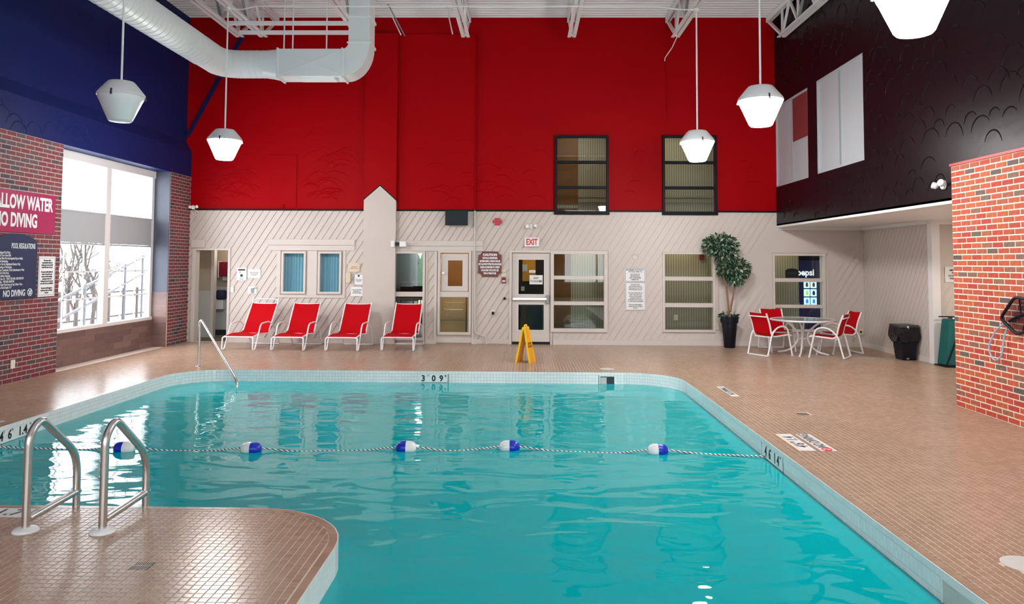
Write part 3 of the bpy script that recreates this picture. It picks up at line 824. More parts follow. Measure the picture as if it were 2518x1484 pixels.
box(-.262, .537, YB-.004, YB+.05, .0, .05).build('bottom_sweep', 'black_plastic', dr)
box(-.255, -.22, YB-.06, YB, .935, .98).build('bar_mount', 'steel_grey', dr)

# ================================================================ ROOF STEEL, DUCT, LAMPS
def joist(x, wid=.05):
    t = thing('roof_joist', '', 'roof joist', (x, 0, 0), group='open-web roof joists under the metal deck')
    za, zb = 6.93, 6.32
    box(-wid, -.012, -5, YB-.02, za-.05, za+.06).build('top_chord', 'steel_white', t); box(.012, wid, -5, YB-.02, za-.05, za+.06).build('top_chord', 'steel_white', t)
    for s in (-1, 1):
        MB().box(*sorted((s*.018, s*.085)), -5, 15.52, zb, zb+.016).box(*sorted((s*.018, s*.032)), -5, 15.52, zb+.016, zb+.08).build('bottom_chord', 'steel_white', t)
    y = 15.45; k = 0
    MB().bar((0, y-.02, zb+.02), (0, YB-.05, za-.03), .06, .045).build('web_diagonal', 'steel_white', t)
    while y > 6:
        MB().bar((0, y, zb+.03), (0, y-.45, za-.02), .042).build('web_diagonal', 'steel_grey' if k % 2 else 'steel_white', t)
        MB().bar((0, y-.45, za-.02), (0, y-.9, zb+.03), .042).build('web_diagonal', 'steel_white', t)
        MB().bar((0, y-.012, zb+.03), (0, y-.012, za-.02), .04).build('web_post', 'steel_white', t)
        y -= .9; k += 1
    return t
JL = {5.2: 'white open-web roof joist against the dark plum upper wall', 3.05: 'white open-web roof joist between the two pendant rods on the dark wall side',
      .94: 'white open-web roof joist above the nearer upper window and the exit door', -1.23: 'white open-web roof joist above the black speaker and conduit',
      -3.4: 'white open-web roof joist behind the rectangular duct riser', -5.39: 'white open-web roof joist of the close pair, the one nearer the duct riser', -5.88: 'white open-web roof joist of the close pair, the one nearer the blue wall'}
for x, lb in JL.items(): joist(x)['label'] = lb
for y, nm in ((14.45, 'white horizontal support strut spanning the joists, nearer the ducting'), (15.05, 'white horizontal support strut spanning the joists, nearer the red wall')):
    tag(MB().box(-5.72, -3.30, y-.03, y+.03, 6.24, 6.315).build('support_strut', 'steel_white', bevel=.004), nm, 'strut')
# hanger rods by the duct riser
for pts, lb in (([(-2.86, 15.50, 7.0), (-2.52, 15.28, 6.30)], 'pair of slanted white hanger rods next to the duct riser'), ([(-1.62, 15.45, 6.95), (-1.47, 15.22, 6.30)], 'single slanted white hanger rod near the speaker side joist')):
    t = thing('hanger_rod', lb, 'rod', (0, 0, 0)); a, b = [Vector(p) for p in pts]
    MB().tube([a, b], .012).build('rod', 'steel_white', t, smooth=True)
    if 'pair' in lb: MB().tube([a+Vector((.03, 0, 0)), b+Vector((.08, 0, -.02))], .012).build('rod', 'steel_grey', t, smooth=True)
# duct
du = thing('air_duct', 'white spiral air duct with rectangular elbow rising to the ceiling', 'duct', (0, 0, 0))
DZ, DR = 5.08, .235
path = fillet([(-5.22, 2.0, DZ), (-5.22, 13.0, DZ+.02), (-4.45, 13.0, DZ+.02)], .75, 12)
MB().tube(path, DR, 28).build('round_duct', 'duct', du, smooth=True)
sp = MB(); y = 7.8
def seam_ring(c, t, r):
    t = Vector(t).normalized(); a = t.cross(Vector((0, 0, 1))).normalized(); b = a.cross(t)
    return [Vector(c)+(a*math.cos(q)+b*math.sin(q))*r for q in [2*PI*j/28 for j in range(28)]]
while y < 12.1:
    sp.tube(seam_ring((-5.22, y, DZ+.013), (.1, 1, 0), DR+.0005), .0045, 5, True); y += .13
for i in range(2, len(path)-1):
    sp.tube(seam_ring(path[i], Vector(path[i+1])-Vector(path[i-1]), DR+.0005), .0042, 5, True)
for x in (-5.0, -4.9, -4.8, -4.7, -4.6, -4.5): 
    if x > -4.75: sp.tube(seam_ring((x, 13.0, DZ+.02), (1, 0, 0), DR+.0005), .0042, 5, True)
sp.build('spiral_seam', 'duct', du, smooth=True, kind='stuff')
# transition round -> rectangular
rc = [(13.0+DR*math.cos(a), DZ+.02+DR*math.sin(a)) for a in [2*PI*j/28 for j in range(28)]]
def sq(c, s):
    m_ = max(abs(c), abs(s)); return c/m_, s/m_
rr = [(13.0+.22*sq(math.cos(a), math.sin(a))[0], DZ+.235*sq(math.cos(a), math.sin(a))[1]) for a in [2*PI*j/28 for j in range(28)]]
MB().add([(-4.47, a, b) for a, b in rc]+[(-4.20, a, b) for a, b in rr], [(j, (j+1) % 28, 28+(j+1) % 28, 28+j) for j in range(28)]).build('transition', 'duct', du, smooth=True)
box(-4.21, -3.10, 12.78, 13.22, DZ-.235, DZ+.235).build('straight_section', 'duct', du, bevel=.006)
MB().bar((-4.2, 12.777, DZ-.23), (-3.06, 12.777, DZ+.23), .006).bar((-4.2, 12.777, DZ+.23), (-3.06, 12.777, DZ-.23), .006).build('stiffening_crease', 'duct', du)
# elbow turning up
mb = MB(); k = 10; ev = []
for j in range(k+1):
    a = -PI/2+PI/2*j/k
    for rx_, rz_ in ((.10, .10), (.46, .57)):
        for yy in (12.78, 13.22): ev.append((-3.10+rx_*math.cos(a), yy, DZ+.335+rz_*math.sin(a)))
fs = []
for j in range(k):
    q = j*4; w_ = q+4
    fs += [(q, w_, w_+1, q+1), (q+2, q+3, w_+3, w_+2), (q, q+2, w_+2, w_), (q+1, w_+1, w_+3, q+3)]
mb.add(ev, fs); mb.build('elbow', 'duct', du, smooth=True)
box(-3.00, -2.64, 12.78, 13.22, DZ+.335, 5.86).build('riser_section', 'duct', du, bevel=.006)
box(-3.00, -2.64, 12.78, 13.22, 5.87, 6.99).build('riser_section', 'duct', du, bevel=.006)
for z in (5.42, 5.865, 6.3): MB().box(-3.02, -2.62, 12.765, 12.78, z-.012, z+.012).box(-2.64, -2.615, 12.77, 13.23, z-.02, z+.02).build('flange', 'steel_white', du)
for x in (-4.20, -3.10): box(x-.012, x+.012, 12.76, 13.24, DZ-.26, DZ+.25).build('flange', 'duct', du)
box(-3.85, -3.25, 12.85, 13.1, DZ-.265, DZ-.235).build('grille', 'steel_white', du)
for x in (-4.13, -3.98, -3.40): MB().tube([(x, 12.9, DZ+.23), (x, 12.9, 6.95)], .013).build('hanger', 'steel_white', du, smooth=True)
# conduit joining two pendants
cd = thing('ceiling_conduit', 'thin white conduit running between two pendant lamp rods below the joists', 'conduit', (0, 0, 0))
MB().tube(fillet([(-4.87, 12.3, 5.84), (-4.63, 12.3, 5.82), (-4.45, 12.3, 5.88), (2.13, 12.3, 5.88), (2.42, 12.3, 5.83), (2.74, 12.3, 5.82)], .1), .011).build('pipe', 'steel_white', cd, smooth=True)
def lamp(x, y, lit, label, ztop, z0=3.40):
    t = thing('pendant_lamp', label, 'lamp', (x, y, z0), group='white pendant lamps over the pool')
    MB().lathe([(.01, .50), (.145, .495), (.17, .47), (.265, .352), (.272, .335), (.272, .315), (.262, .315), (.255, .33), (.12, .44), (.01, .44)], 32, cap=False).build('housing', 'lamp_housing', t, smooth=True)
    MB().lathe([(.258, .318), (.262, .30), (.235, .245), (.140, .025), (.125, .008), (.001, .0)], 32, cap=False).build('lens', 'lens_lit' if lit else 'lens_off', t, smooth=True)
    MB().tube([(0, 0, .47), (0, 0, ztop-z0)], .013, 10).build('rod', 'steel_white', t, smooth=True)
    for a in (.6, 2.7, 4.8): MB().bar((.265*math.cos(a), .265*math.sin(a), .36), (.278*math.cos(a), .278*math.sin(a), .29), .02, .012).build('clip', 'dark_grey', t)
    MB().lathe([(.05, 0), (.05, .05)], 12, c=(0, 0, ztop-z0-.05)).build('junction_box', 'steel_white', t)
    return t
lamp(-4.93, 9.2, False, 'unlit white pendant lamp in front of the blue wall', 6.95)
lamp(-4.87, 12.3, True, 'lit white pendant lamp hanging before the red wall near the blue wall', 5.86, 3.35)
lamp(2.762, 12.3, True, 'lit white pendant lamp hanging before the upper window with black frame', 5.84, 3.35)
lamp(2.888, 9.4, True, 'lit white pendant lamp hanging where the red and plum walls meet', 6.95)
lamp(2.846, 5.6, True, 'lit white pendant lamp hanging before the scalloped plum wall', 6.95)

# ================================================================ CONDUITS AND WALL DEVICES
cw = thing('wall_conduit', 'painted conduit running down the board wall past the brown caution sign to the floor', 'conduit', (0, 0, 0))
MB().tube([(-1.064, YF-.018, 2.83), (-1.064, YB-.045, 4.9), (-1.064, YB-.045, 6.62)], .014).build('upper_run', 'red_wall', cw, smooth=True)
MB().tube(fillet([(-1.064, YF-.022, 2.82), (-1.044, YF-.03, .24), (-.90, YF-.06, .19), (-.80, YF-.08, .15), (-.785, YF-.09, .0)], .08), .017).build('lower_run', 'beige_trim', cw, smooth=True)
box(-1.0, -.36, YB-.16, YB-.02, -.002, .012).build('floor_channel', 'tile_brown', cw)
wc = thing('wall_cable', 'thin white cable dropping from a roof joist onto the red wall', 'cable', (0, 0, 0))
MB().tube([(3.10, 15.5, 6.36), (3.06, 15.9, 6.22), (2.99, YB-.02, 6.12), (2.985, YB-.015, 6.05)], .011).build('white_lead', 'steel_white', wc, smooth=True)
MB().tube([(2.985, YB-.012, 6.05), (3.01, YB-.01, 5.8), (3.02, YB-.01, 4.75)], .010).build('red_drop', 'red_wall', wc, smooth=True)
br = MB().bar((-7.26, YB-.05, 4.40), (-6.05, YB-.05, 6.72), .085, .05).build('diagonal_brace', 'blue_wall')
tag(br, 'dark blue diagonal steel brace crossing the red wall corner', 'brace')

def wallthing(name, label, cat, x, z, group=None): return thing(name, label, cat, (x, YF, z), group=group)
t = wallthing('speaker', 'black box speaker mounted under the red wall beside the conduit', 'speaker', -1.445, 2.665)
box(-.235, .235, -.16, 0, -.16, .155).build('cabinet', 'black_plastic', t, bevel=.006); box(-.215, .215, -.166, -.16, -.14, .135).build('grille_cloth', 'speaker', t)
t = wallthing('fire_alarm', 'red fire alarm horn on the board wall left of the exit sign', 'alarm', -.585, 2.586)
box(-.06, .06, -.05, 0, -.075, .075).build('body', 'alarm_red', t, bevel=.012); box(-.10, .10, -.03, 0, -.03, .03).build('side_lug', 'alarm_red', t, bevel=.008); box(-.045, .045, -.056, -.05, -.02, .05).build('horn_grille', 'alarm_red', t)
def twinlight(name, label, loc, rot):
    t = thing(name, label, 'emergency light', loc); t.rotation_euler = (0, 0, rot)
    MB().lathe([(.075, 0), (.07, .03), (.04, .05)], 20).build('base_plate', 'frame_white', t, smooth=True)
    b = [o for o in t.children][-1]; b.rotation_euler = (PI/2, 0, 0)
    for s in (-1, 1):
        h = MB().lathe([(.012, -.03), (.05, .0), (.055, .06), (.05, .065)], 16).build('lamp_head', 'frame_white', t, smooth=True)
        h.location = (s*.09, -.07, .01*s); h.rotation_euler = (PI/2-.3, 0, s*.5)
        l = MB().lathe([(.046, .066), (.03, .075)], 16).build('lens', 'ext_lens', h, smooth=True)
        MB().tube([(s*.02, -.04, 0), (s*.07, -.05, 0)], .012).build('arm', 'frame_white', t)
    return t
twinlight('emergency_light', 'white twin-head emergency light above the exit sign', (.143, YF, 2.485), 0).scale = (.78, .78, .78)
t = twinlight('emergency_light', 'white twin-head emergency light on the plum wall beside the brick', (5.325, 9.82, 2.735), -PI/2); t.scale = (.8, .8, .8); 
t = wallthing('emergency_light', 'pair of square white emergency lamp heads on the pilaster corner', 'emergency light', -2.72, 2.10)
box(-.10, -.02, -.20, -.12, -.07, .07).build('lamp_head', 'frame_white', t, bevel=.008); box(.08, .22, -.17, -.05, -.06, .055).build('lamp_head', 'frame_white', t, bevel=.008)
MB().tube([(-.04, -.13, .0), (.1, -.1, 0)], .012).build('arm', 'dark_grey', t); box(-.015, .05, -.11, 0, -.04, .04).build('bracket', 'dark_grey', t)
t = wallthing('exit_sign', 'white exit sign with red letters above the exit door', 'sign', .15, 2.157)
box(-.155, .155, -.05, 0, -.095, .095).build('housing', 'sign_white', t, bevel=.004); text('EXIT', .175, (0, -.052, -.003), 'back', t, 'exit_red', .68, .006)
# caution board with notched corners
t = wallthing('caution_sign', 'brown notched caution board with white lettering beside the exit door', 'sign', -.735, 1.686)
def notch(w_, h_, r):
    P = []
    for sx, sz, a0 in ((1, 1, PI), (-1, 1, -PI/2), (-1, -1, 0), (1, -1, PI/2)):
        pts = [(sx*w_+r*math.cos(a0+PI/2*i/5), sz*h_+r*math.sin(a0+PI/2*i/5)) for i in range(6)]
        P += pts[::-1] if True else pts
    return P
P = []
for (sx, sz), (a0, a1) in zip(((1, -1), (1, 1), (-1, 1), (-1, -1)), ((PI, PI/2), (1.5*PI, PI), (2*PI, 1.5*PI), (PI/2, 0))):
    P += [(sx*.245+.075*math.cos(a0+(a1-a0)*i/5), sz*.268+.075*math.sin(a0+(a1-a0)*i/5)) for i in range(6)]
MB().ext([(x, -.025, z) for x, z in P], (0, .025, 0)).build('board_panel', 'sign_brown', t)
text('CAUTION', .066, (0, -.027, .195), 'back', t, 'sign_white', 1., .004)
text('THIS POOL IS UNSUPERVISED.\nBATHERS UNDER 12 YEARS OF AGE ARE\nNOT ALLOWED WITHIN POOL ENCLOSURE\nUNLESS ACCOMPANIED BY A PARENT\nOR HIS AGENT WHO IS NOT LESS\nTHAN 16 YEARS OF AGE.', .055, (0, -.027, -.035), 'back', t, 'sign_white', .44, .003, line=1.17)
def plate(name, label, x, z, w_, h_, m='sign_white', th=.006, cat='sign', group=None):
    t = wallthing(name, label, cat, x, z, group); box(-w_/2, w_/2, -th, 0, -h_/2, h_/2).build('plate', m, t, bevel=.002); return t
t = plate('notice_plate', 'pair of small cream label strips right of the caution board', -.45, 1.545, .10, .06, 'cream'); box(-.05, .05, -.006, 0, -.115, -.045).build('plate', 'cream', t)
t = plate('call_point', 'maroon fire alarm pull station beside the exit door', -.44, 1.345, .085, .12, 'maroon', .03, 'alarm'); box(-.03, .03, -.034, -.03, -.03, 0).build('handle', 'sign_white', t)
t = plate('door_sticker', 'white exit to rooms paper sign on the exit door glass', .245, 1.36, .28, .195, 'paper', .003); t.location.y = YB+.012; text('EXIT\nTO ROOMS', .058, (0, -.005, 0), 'back', t, 'ink', .85, .001, line=1.15)
t = plate('door_sticker', 'narrow white sticker on the exit door glass above the paper sign', .165, 1.535, .135, .055, 'paper', .003); t.location.y = YB+.012; text('EMERGENCY', .024, (0, -.005, 0), 'back', t, 'ink_grey', .7)
t = wallthing('door_stop', 'small black rubber door bumper on the wall beside the exit door', 'bumper', -.42, .96); MB().lathe([(.03, 0), (.026, .05), (.01, .052)], 16).build('bumper', 'black_plastic', t, smooth=True); t.children[0].rotation_euler = (PI/2, 0, 0)
t = plate('wall_outlet', 'small white outlet with plug low on the wall left of the exit door', -.665, .655, .09, .11, 'outlet', .012, 'outlet'); box(-.025, .03, -.05, -.012, -.035, .03).build('plug', 'black_plastic', t)
t = plate('occupancy_sign', 'white maximum occupancy sign between the corridor windows', 2.335, 1.475, .44, .29)
MB().box(-.205, .205, -.0075, -.006, .132, .138).box(-.205, .205, -.0075, -.006, -.138, -.132).box(-.208, -.202, -.0075, -.006, -.138, .138).box(.202, .208, -.0075, -.006, -.138, .138).build('border', 'ink', t)
text('MAXIMUM OCCUPANCY\nOF POOL AREA: 42', .038, (0, -.0075, .085), 'back', t, 'ink', .88, .0008, line=1.0); text('NO FOOD OR\nBEVERAGES IN\nANY CONTAINER\nPERMITTED.', .037, (0, -.0075, -.045), 'back', t, 'ink', .82, .0008, line=1.)
RULES = 'No person with a\ncommunicable disease or\nhaving open sores on their\nbody shall enter the pool.\n\nNo person shall pollute the\nwater in the pool in any\nmanner and that spitting,\nspouting of water and\nblowing the nose in the pool\nor on the deck are prohibited.\n\nNo person shall engage in\nboisterous play in or about\nthe pool.'
t = plate('rules_sign', 'white sign of health rules under the occupancy sign', 2.342, 1.025, .44, .60)
MB().box(-.205, .205, -.0075, -.006, .284, .29).box(-.205, .205, -.0075, -.006, -.29, -.284).box(-.208, -.202, -.0075, -.006, -.29, .29).box(.202, .208, -.0075, -.006, -.29, .29).build('border', 'ink', t)
text(RULES, .036, (0, -.0075, 0), 'back', t, 'ink', .74, .0006, line=.98)
t = wallthing('blank_disc', 'round painted blank cover above the occupancy sign', 'cover', 2.335, 1.85); MB().lathe([(.06, 0), (.055, .012)], 24).build('cover', 'beige_trim', t); t.children[0].rotation_euler = (PI/2, 0, 0)
t = wallthing('blank_disc', 'round painted blank cover beside the snack machine window', 'cover', 6.98, 1.80); MB().lathe([(.06, 0), (.055, .012)], 24).build('cover', 'beige_trim', t); t.children[0].rotation_euler = (PI/2, 0, 0)
t = plate('wall_outlet', 'cream outlet low on the wall behind the patio table', 7.05, .31, .09, .12, 'cream', .008, 'outlet'); box(-.02, .02, -.01, -.008, -.02, .02).build('socket', 'ink', t)
# papers left of and beside the office windows
def paper(label, x, z, w_, h_, body=None, size=.02, m='paper', mi='ink_grey', rot=0):
    t = plate('paper_notice', label, x, z, w_, h_, m, .003, 'notice'); t.rotation_euler = (0, rot, 0)
    if body: text(body, size, (0, -.004, 0), 'back', t, mi, .8, .0004, line=1.1)
    return t
t = paper('white paper notice with a black heading bar and small figure drawing', -6.03, 1.445, .21, .275)
box(-.075, .075, -.0042, -.003, .075, .105).build('heading_bar', 'ink', t); MB().ext([(-.02, -.0042, -.06), (.03, -.0042, -.05), (.02, -.0042, .0), (-.03, -.0042, -.01)], (0, .001, 0)).ext([(-.05, -.0042, .03), (-.02, -.0042, .035), (-.03, -.0042, .06)], (0, .001, 0)).build('figure_drawing', 'ink', t); text('NO FOOD\nOR DRINK', .022, (0, -.004, -.1), 'back', t, 'ink_grey', .8)
paper('plain white landscape paper of small grey print beside the figure notice', -5.76, 1.455, .27, .19, 'Please shower before entering\nthe pool and the whirlpool.\nTowels are available at\nthe front desk.', .02)
t = plate('towel_switch', 'white square plate with a grey box and pull chain', -5.79, 1.105, .19, .155, 'sign_white', .008, 'switch'); box(-.025, .03, -.03, -.008, -.06, .045).build('switch_box', 'steel_grey', t); box(.03, .09, -.02, -.008, .03, .06).build('chain_clip', 'steel_grey', t)
plate('light_switch', 'narrow white light switch beside the open doorway', -6.225, 1.115, .065, .11, 'sign_white', .01, 'switch')
paper('tan curled paper notice beside the office window', -3.63, 1.60, .25, .19, 'Pool hours\n8 am to 10 pm', .03, 'paper_tan')
t = plate('soap_dispenser', 'cream dispenser box with grey face beside the office window frame', -3.74, 1.385, .10, .20, 'cream', .05, 'dispenser'); box(-.03, .035, -.055, -.05, -.08, .09).build('face_plate', 'paper_tan', t)
t = paper('white framed certificate paper next to the pilaster', -3.525, 1.345, .20, .25, '\n\nThis pool is inspected\nand approved by the\nlocal health unit.', .018)
MB().box(-.095, .095, -.0045, -.003, .112, .118).box(-.095, .095, -.0045, -.003, -.118, -.112).box(-.098, -.092, -.0045, -.003, -.118, .118).box(.092, .098, -.0045, -.003, -.118, .118).build('border', 'sign_navy', t); box(-.02, .02, -.0045, -.003, .06, .095).build('crest', 'ink', t)
paper('white paper about towels below the framed certificate', -3.56, 1.09, .26, .20, 'TOWELS ARE NOW\nAVAILABLE AT\nTHE FRONT DESK', .03, mi='ink')
# washroom contents
t = thing('towel_dispenser', 'red wall dispenser inside the washroom doorway', 'dispenser', (-7.02, 17.995, 1.53)); box(-.10, .15, -.18, 0, -.17, .17).build('case', 'maroon', t, bevel=.01); box(-.12, -.10, -.18, 0, -.19, .18).build('side_plate', 'frame_white', t); box(-.04, .06, -.1, -.02, -.26, -.17).build('nozzle', 'frame_white', t)
t = thing('towel_bin', 'white wall bin with a navy cloth on top inside the washroom doorway', 'bin', (-7.05, 17.96, .70)); box(-.12, .05, -.15, 0, -.1, .13).build('case', 'frame_white', t, bevel=.01); MB().lathe([(.08, .0), (.12, .03), (.12, .18), (.09, .22)], 12, c=(0, -.13, .13)).build('cloth', 'navy_fabric', t, smooth=True)

# ---- signs on the brick wall, left
def lsign(name, label, y, z, cat='sign'): 
    t = thing(name, label, cat, (LX+.003, y, z)); return t
t = lsign('shallow_water_sign', 'magenta shallow water no diving sign on the dark brick', 10.10, 2.40)
box(0, .02, -1.48, 1.48, -.29, .29).build('panel', 'sign_red', t)
text('SHALLOW WATER', .265, (.022, 1.40, .13), 'left', t, 'sign_white', .66, .010, 'RIGHT'); text('NO DIVING', .265, (.022, 1.05, -.125), 'left', t, 'sign_white', .66, .010, 'RIGHT')
t = lsign('pool_regulations_sign', 'navy arched pool regulations board on the dark brick', 10.71, 1.17)
P = [(-.46, 0), (.46, 0), (.46, .77)]+[(.46*math.cos(a), .77+.15*math.sin(a)) for a in [PI*i/16 for i in range(1, 16)]]+[(-.46, .77)]
MB().ext([(0, y, z) for y, z in P], (.025, 0, 0)).build('panel', 'sign_navy', t)
text('POOL REGULATIONS', .105, (.027, .41, .745), 'left', t, 'sign_white', .52, .002, 'RIGHT')
text("No Lifeguard On Duty.\nSwim at Your Own Risk.\nChildren Must Be Accompanied by an Adult.\nNo Solo Swimming.\nPool for Use by Registered Guests Only.\nNo Running or Horseplay.\nNo Glass Containers, Food, Intoxicants or Pets\nAllowed in Pool Area.\nShower before Entering.\nHours:  Sun.-Fri.  7:00-11:00 AM, 5:00-9:00 PM\n           Sat.  7:00 AM-10:00 PM\nDo Not Enter Pool Area at Any Other Time.\nMaximum Pool Depth 5'-6\"", .047, (.027, -.42, .41), 'left', t, 'sign_white', .66, .0006, 'LEFT', .86)
text('NO DIVING', .125, (.027, .22, .08), 'left', t, 'sign_white', .72, .003, 'RIGHT')
MB().tube([(.027, .32+.05*math.cos(a), .085+.05*math.sin(a)) for a in [2*PI*i/20 for i in range(20)]], .006, 6, True).bar((.027, .285, .12), (.027, .355, .05), .01).bar((.027, .295, .055), (.027, .345, .115), .016).build('no_diving_symbol', 'sign_white', t)
t = lsign('health_rules_sign', 'white health rules sign next to the navy regulations board', 11.44, 1.475)
box(0, .012, -.20, .20, -.30, .30).build('panel', 'sign_white', t, bevel=.004); text(RULES, .035, (.014, 0, 0), 'left', t, 'ink', .72, .0006, line=.98)
MB().box(.012, .0135, -.185, .185, .272, .278).box(.012, .0135, -.185, .185, -.278, -.272).box(.012, .0135, -.188, -.182, -.278, .278).box(.012, .0135, .182, .188, -.278, .278).build('border', 'steel_grey', t)
t = lsign('wall_outlet', 'white outlet low on the dark brick pier', 10.75, .26, 'outlet'); box(0, .012, -.045, .045, -.06, .06).build('plate', 'outlet', t, bevel=.003)
t = twinlight('corner_camera', 'small white device with dangling wire at the top of the brick pier corner', (-7.08, 16.25, 2.86), .5); t['category'] = 'camera'; t.scale = (.6, .6, .6)
MB().tube(fillet([(.0, -.03, -.03), (.12, -.04, -.14), (.22, -.03, -.22), (.10, -.03, -.30), (-.02, -.03, -.2)], .08), .006).build('wire', 'steel_white', t)
# notice in the hall
t = thing('phone_notice', 'white emergency phone paper notice on the hall wall past the white post', 'notice', (7.51, 13.573, 1.555)); box(-.17, .17, -.004, 0, -.135, .135).build('plate', 'paper', t); text('EMERGENCY\nPHONE\nLOCATED NEAR\nWASHROOM', .04, (0, -.006, 0), 'back', t, 'ink', .8, .001, line=1.2)

# ================================================================ BEHIND GLASS
t = thing('vending_machine', 'dark blue drinks vending machine with lit panels behind the window by the patio table', 'vending machine', (6.15, 17.9, 0))
box(0, .95, 0, .7, 0, 1.82).build('cabinet', 'vending_blue', t, bevel=.01)
text('pepsi', .20, (.34, -.004, 1.525), 'back', t, 'panel_white', .95, .006)
for i in range(2):
    for j in range(3):
        p = box(.29+i*.155, .43+i*.155, -.012, 0, 1.17-j*.19, 1.335-j*.19).build('lit_button', 'panel_lit', t, bevel=.006)
        MB().lathe([(.012, -.05), (.028, -.04), (.028, .02), (.012, .05)], 10, c=(.36+i*.155, -.014, 1.25-j*.19)).build('bottle_picture', ['panel_brown', 'panel_green', 'panel_bluelit'][j] if i == 0 else ['panel_brown', 'ink', 'panel_bluelit'][j], t)
t = thing('arched_board', 'small dark arched directory board on the striped corridor wall', 'board', (5.95, 17.249, 1.42))
P = [(-.14, 0), (.14, 0), (.14, .15)]+[(.14*math.cos(a), .15+.055*math.sin(a)) for a in [PI*i/10 for i in range(1, 10)]]+[(-.14, .15)]
MB().ext([(x, -.02, z) for x, z in P], (0, .02, 0)).build('panel', 'ink', t); text('Ice & Pop Machine', .034, (0, -.022, .1), 'back', t, 'ink_grey', .9)
t = thing('fire_bell', 'small maroon fire bell box high on the striped corridor wall', 'alarm', (3.95, 17.249, 1.86)); box(-.055, .055, -.05, 0, -.06, .06).build('case', 'maroon', t, bevel=.01)
t = thing('wall_outlet', 'pale outlet low on the striped corridor wall seen through the window beside the plant', 'outlet', (3.37, 17.249, .52)); box(-.045, .045, -.01, 0, -.06, .06).build('plate', 'outlet', t)
for i, x in enumerate((-1.86, -1.27)):
    t = thing('dryer', ['cream clothes dryer with a square door behind the laundry window', 'cream clothes dryer partly hidden behind the laundry window frame'][i], 'dryer', (x, 17.0, 0))
    box(0, .57, 0, .6, 0, 1.0).build('cabinet', 'dryer', t, bevel=.012); box(.12, .53, -.008, 0, .5, .84).build('door', 'dryer', t, bevel=.02); box(.0, .57, -.004, 0, .445, .455).build('seam', 'ink_grey', t)
    MB().tube([(.1, -.012, .72), (.1, -.03, .68), (.5, -.03, .68)], .006).build('handle', 'frame_white', t)
t = thing('bulletin_board', 'wooden notice board inside the corridor behind the exit door', 'board', (.08, 17.59, 1.30)); box(-.13, .17, -.02, 0, 0, .50).build('panel', 'orange_face', t); box(-.13, -.02, -.024, -.02, .22, .38).build('pinned_sheet', 'paper', t); box(-.16, -.08, -.022, 0, -.22, -.12).build('pinned_card', 'paper', t)
tag(box(-.1, .42, 17.3, 17.5, .02, .95).build('storage_cabinet', 'teal_dark', bevel=.01), 'dark teal cabinet seen through the lower exit door glass', 'cabinet')
# lobby seating seen through the tall window
ex = struct('wall_lobby_glass', MB().box(-2.95, -1.95, 21.0, 21.06, 0, .35).box(-2.95, -1.95, 21.0, 21.06, 2.2, 2.45).box(-2.56, -2.51, 21.0, 21.05, .35, 2.2), 'dark_grey')
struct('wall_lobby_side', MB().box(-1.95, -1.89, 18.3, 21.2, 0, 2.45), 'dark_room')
struct('ceiling_lobby', MB().box(-3.0, -1.89, 18.4, 21.2, 2.45, 2.6), 'corridor_ceiling')
for i, (x, y) in enumerate(((-2.72, 18.2), (-2.50, 18.7))):
    t = thing('lobby_chair', ['purple-backed dining chair behind the tall lobby window, nearer the glass', 'purple-backed dining chair behind the tall lobby window, farther from the glass'][i], 'chair', (x, y, 0))
    box(-.22, .22, -.02, .02, .8, 1.14).build('backrest', 'purple_seat', t, bevel=.015); box(-.22, .22, -.02, .42, .44, .49).build('seat', 'purple_seat', t, bevel=.015)
    for sx in (-.2, .2):
        MB().tube([(sx, 0, 0), (sx, 0, .82)], .012).build('leg', 'chrome', t); MB().tube([(sx, .4, 0), (sx, .4, .45)], .012).build('leg', 'chrome', t)
t = thing('lobby_table', 'dark lobby table behind the tall window', 'table', (-2.3, 19.5, 0)); box(-.5, .3, -.3, .3, .78, .82).build('tabletop', 'dark_grey', t, bevel=.01); MB().tube([(-.1, 0, 0), (-.1, 0, .78)], .03).build('leg', 'dark_grey', t)

# ================================================================ OUTSIDE
struct('ground_outside', MB().box(-60, -7.7, -40, 60, -.6, -.4).box(-7.7, 40, -40, -5.4, -.6, -.4).box(-7.7, 20, 21.3, 60, -.6, -.3), 'snow')
def bare_tree(x, y, h, seed, label):
    rr = random.Random(seed); t = thing('bare_tree', label, 'tree', (x, y, -.4), group='bare trees outside the big window'); mb = MB()
    def grow(p, dr, L, r, lv):
        q = p+dr*L; mb.tube([p, p+dr*L*.5+Vector((rr.uniform(-.05, .05), rr.uniform(-.05, .05), 0))*L, q], [r, r*.8, r*.62], 5)
        if lv == 0: return
        for _ in range(3):
            nd = (dr+Vector((rr.uniform(-.8, .8), rr.uniform(-.8, .8), rr.uniform(-.1, .6)))).normalized(); grow(p+dr*L*rr.uniform(.5, 1), nd, L*rr.uniform(.55, .75), r*.6, lv-1)
    grow(Vector((0, 0, 0)), Vector((0, 0, 1)), h*.35, .07, 4); mb.build('branches', 'twig', t)
for i, (x, y, h) in enumerate(((-13, 23, 4.6), (-15.5, 26, 5.5), (-12.6, 20.5, 3.6), (-19, 30, 6), (-14, 25.2, 3.2), (-12.8, 21.8, 2.6))):
    bare_tree(x, y, h, i, ['bare leafless tree outside the big window behind the fence', 'bare leafless tree outside the big window beside the ramp', 'low bare shrub outside the big window', 'tall bare tree farthest outside the big window', 'tangled bare shrub outside the big window beside the taller tree', 'small bare shrub close to the fence outside the big window'][i])
t = thing('garden_fence', 'dark post and rail fence in the snow outside the big window', 'fence', (0, 0, -.4))
for k in range(14): MB().bar((-12.0, 16.5+k*.8, 0), (-12.0, 16.5+k*.8, 1.3), .06).build('post', 'twig', t)
for z in (.5, 1.2): MB().bar((-12.0, 16.5, z), (-12.0, 27, z), .05).build('rail', 'twig', t)
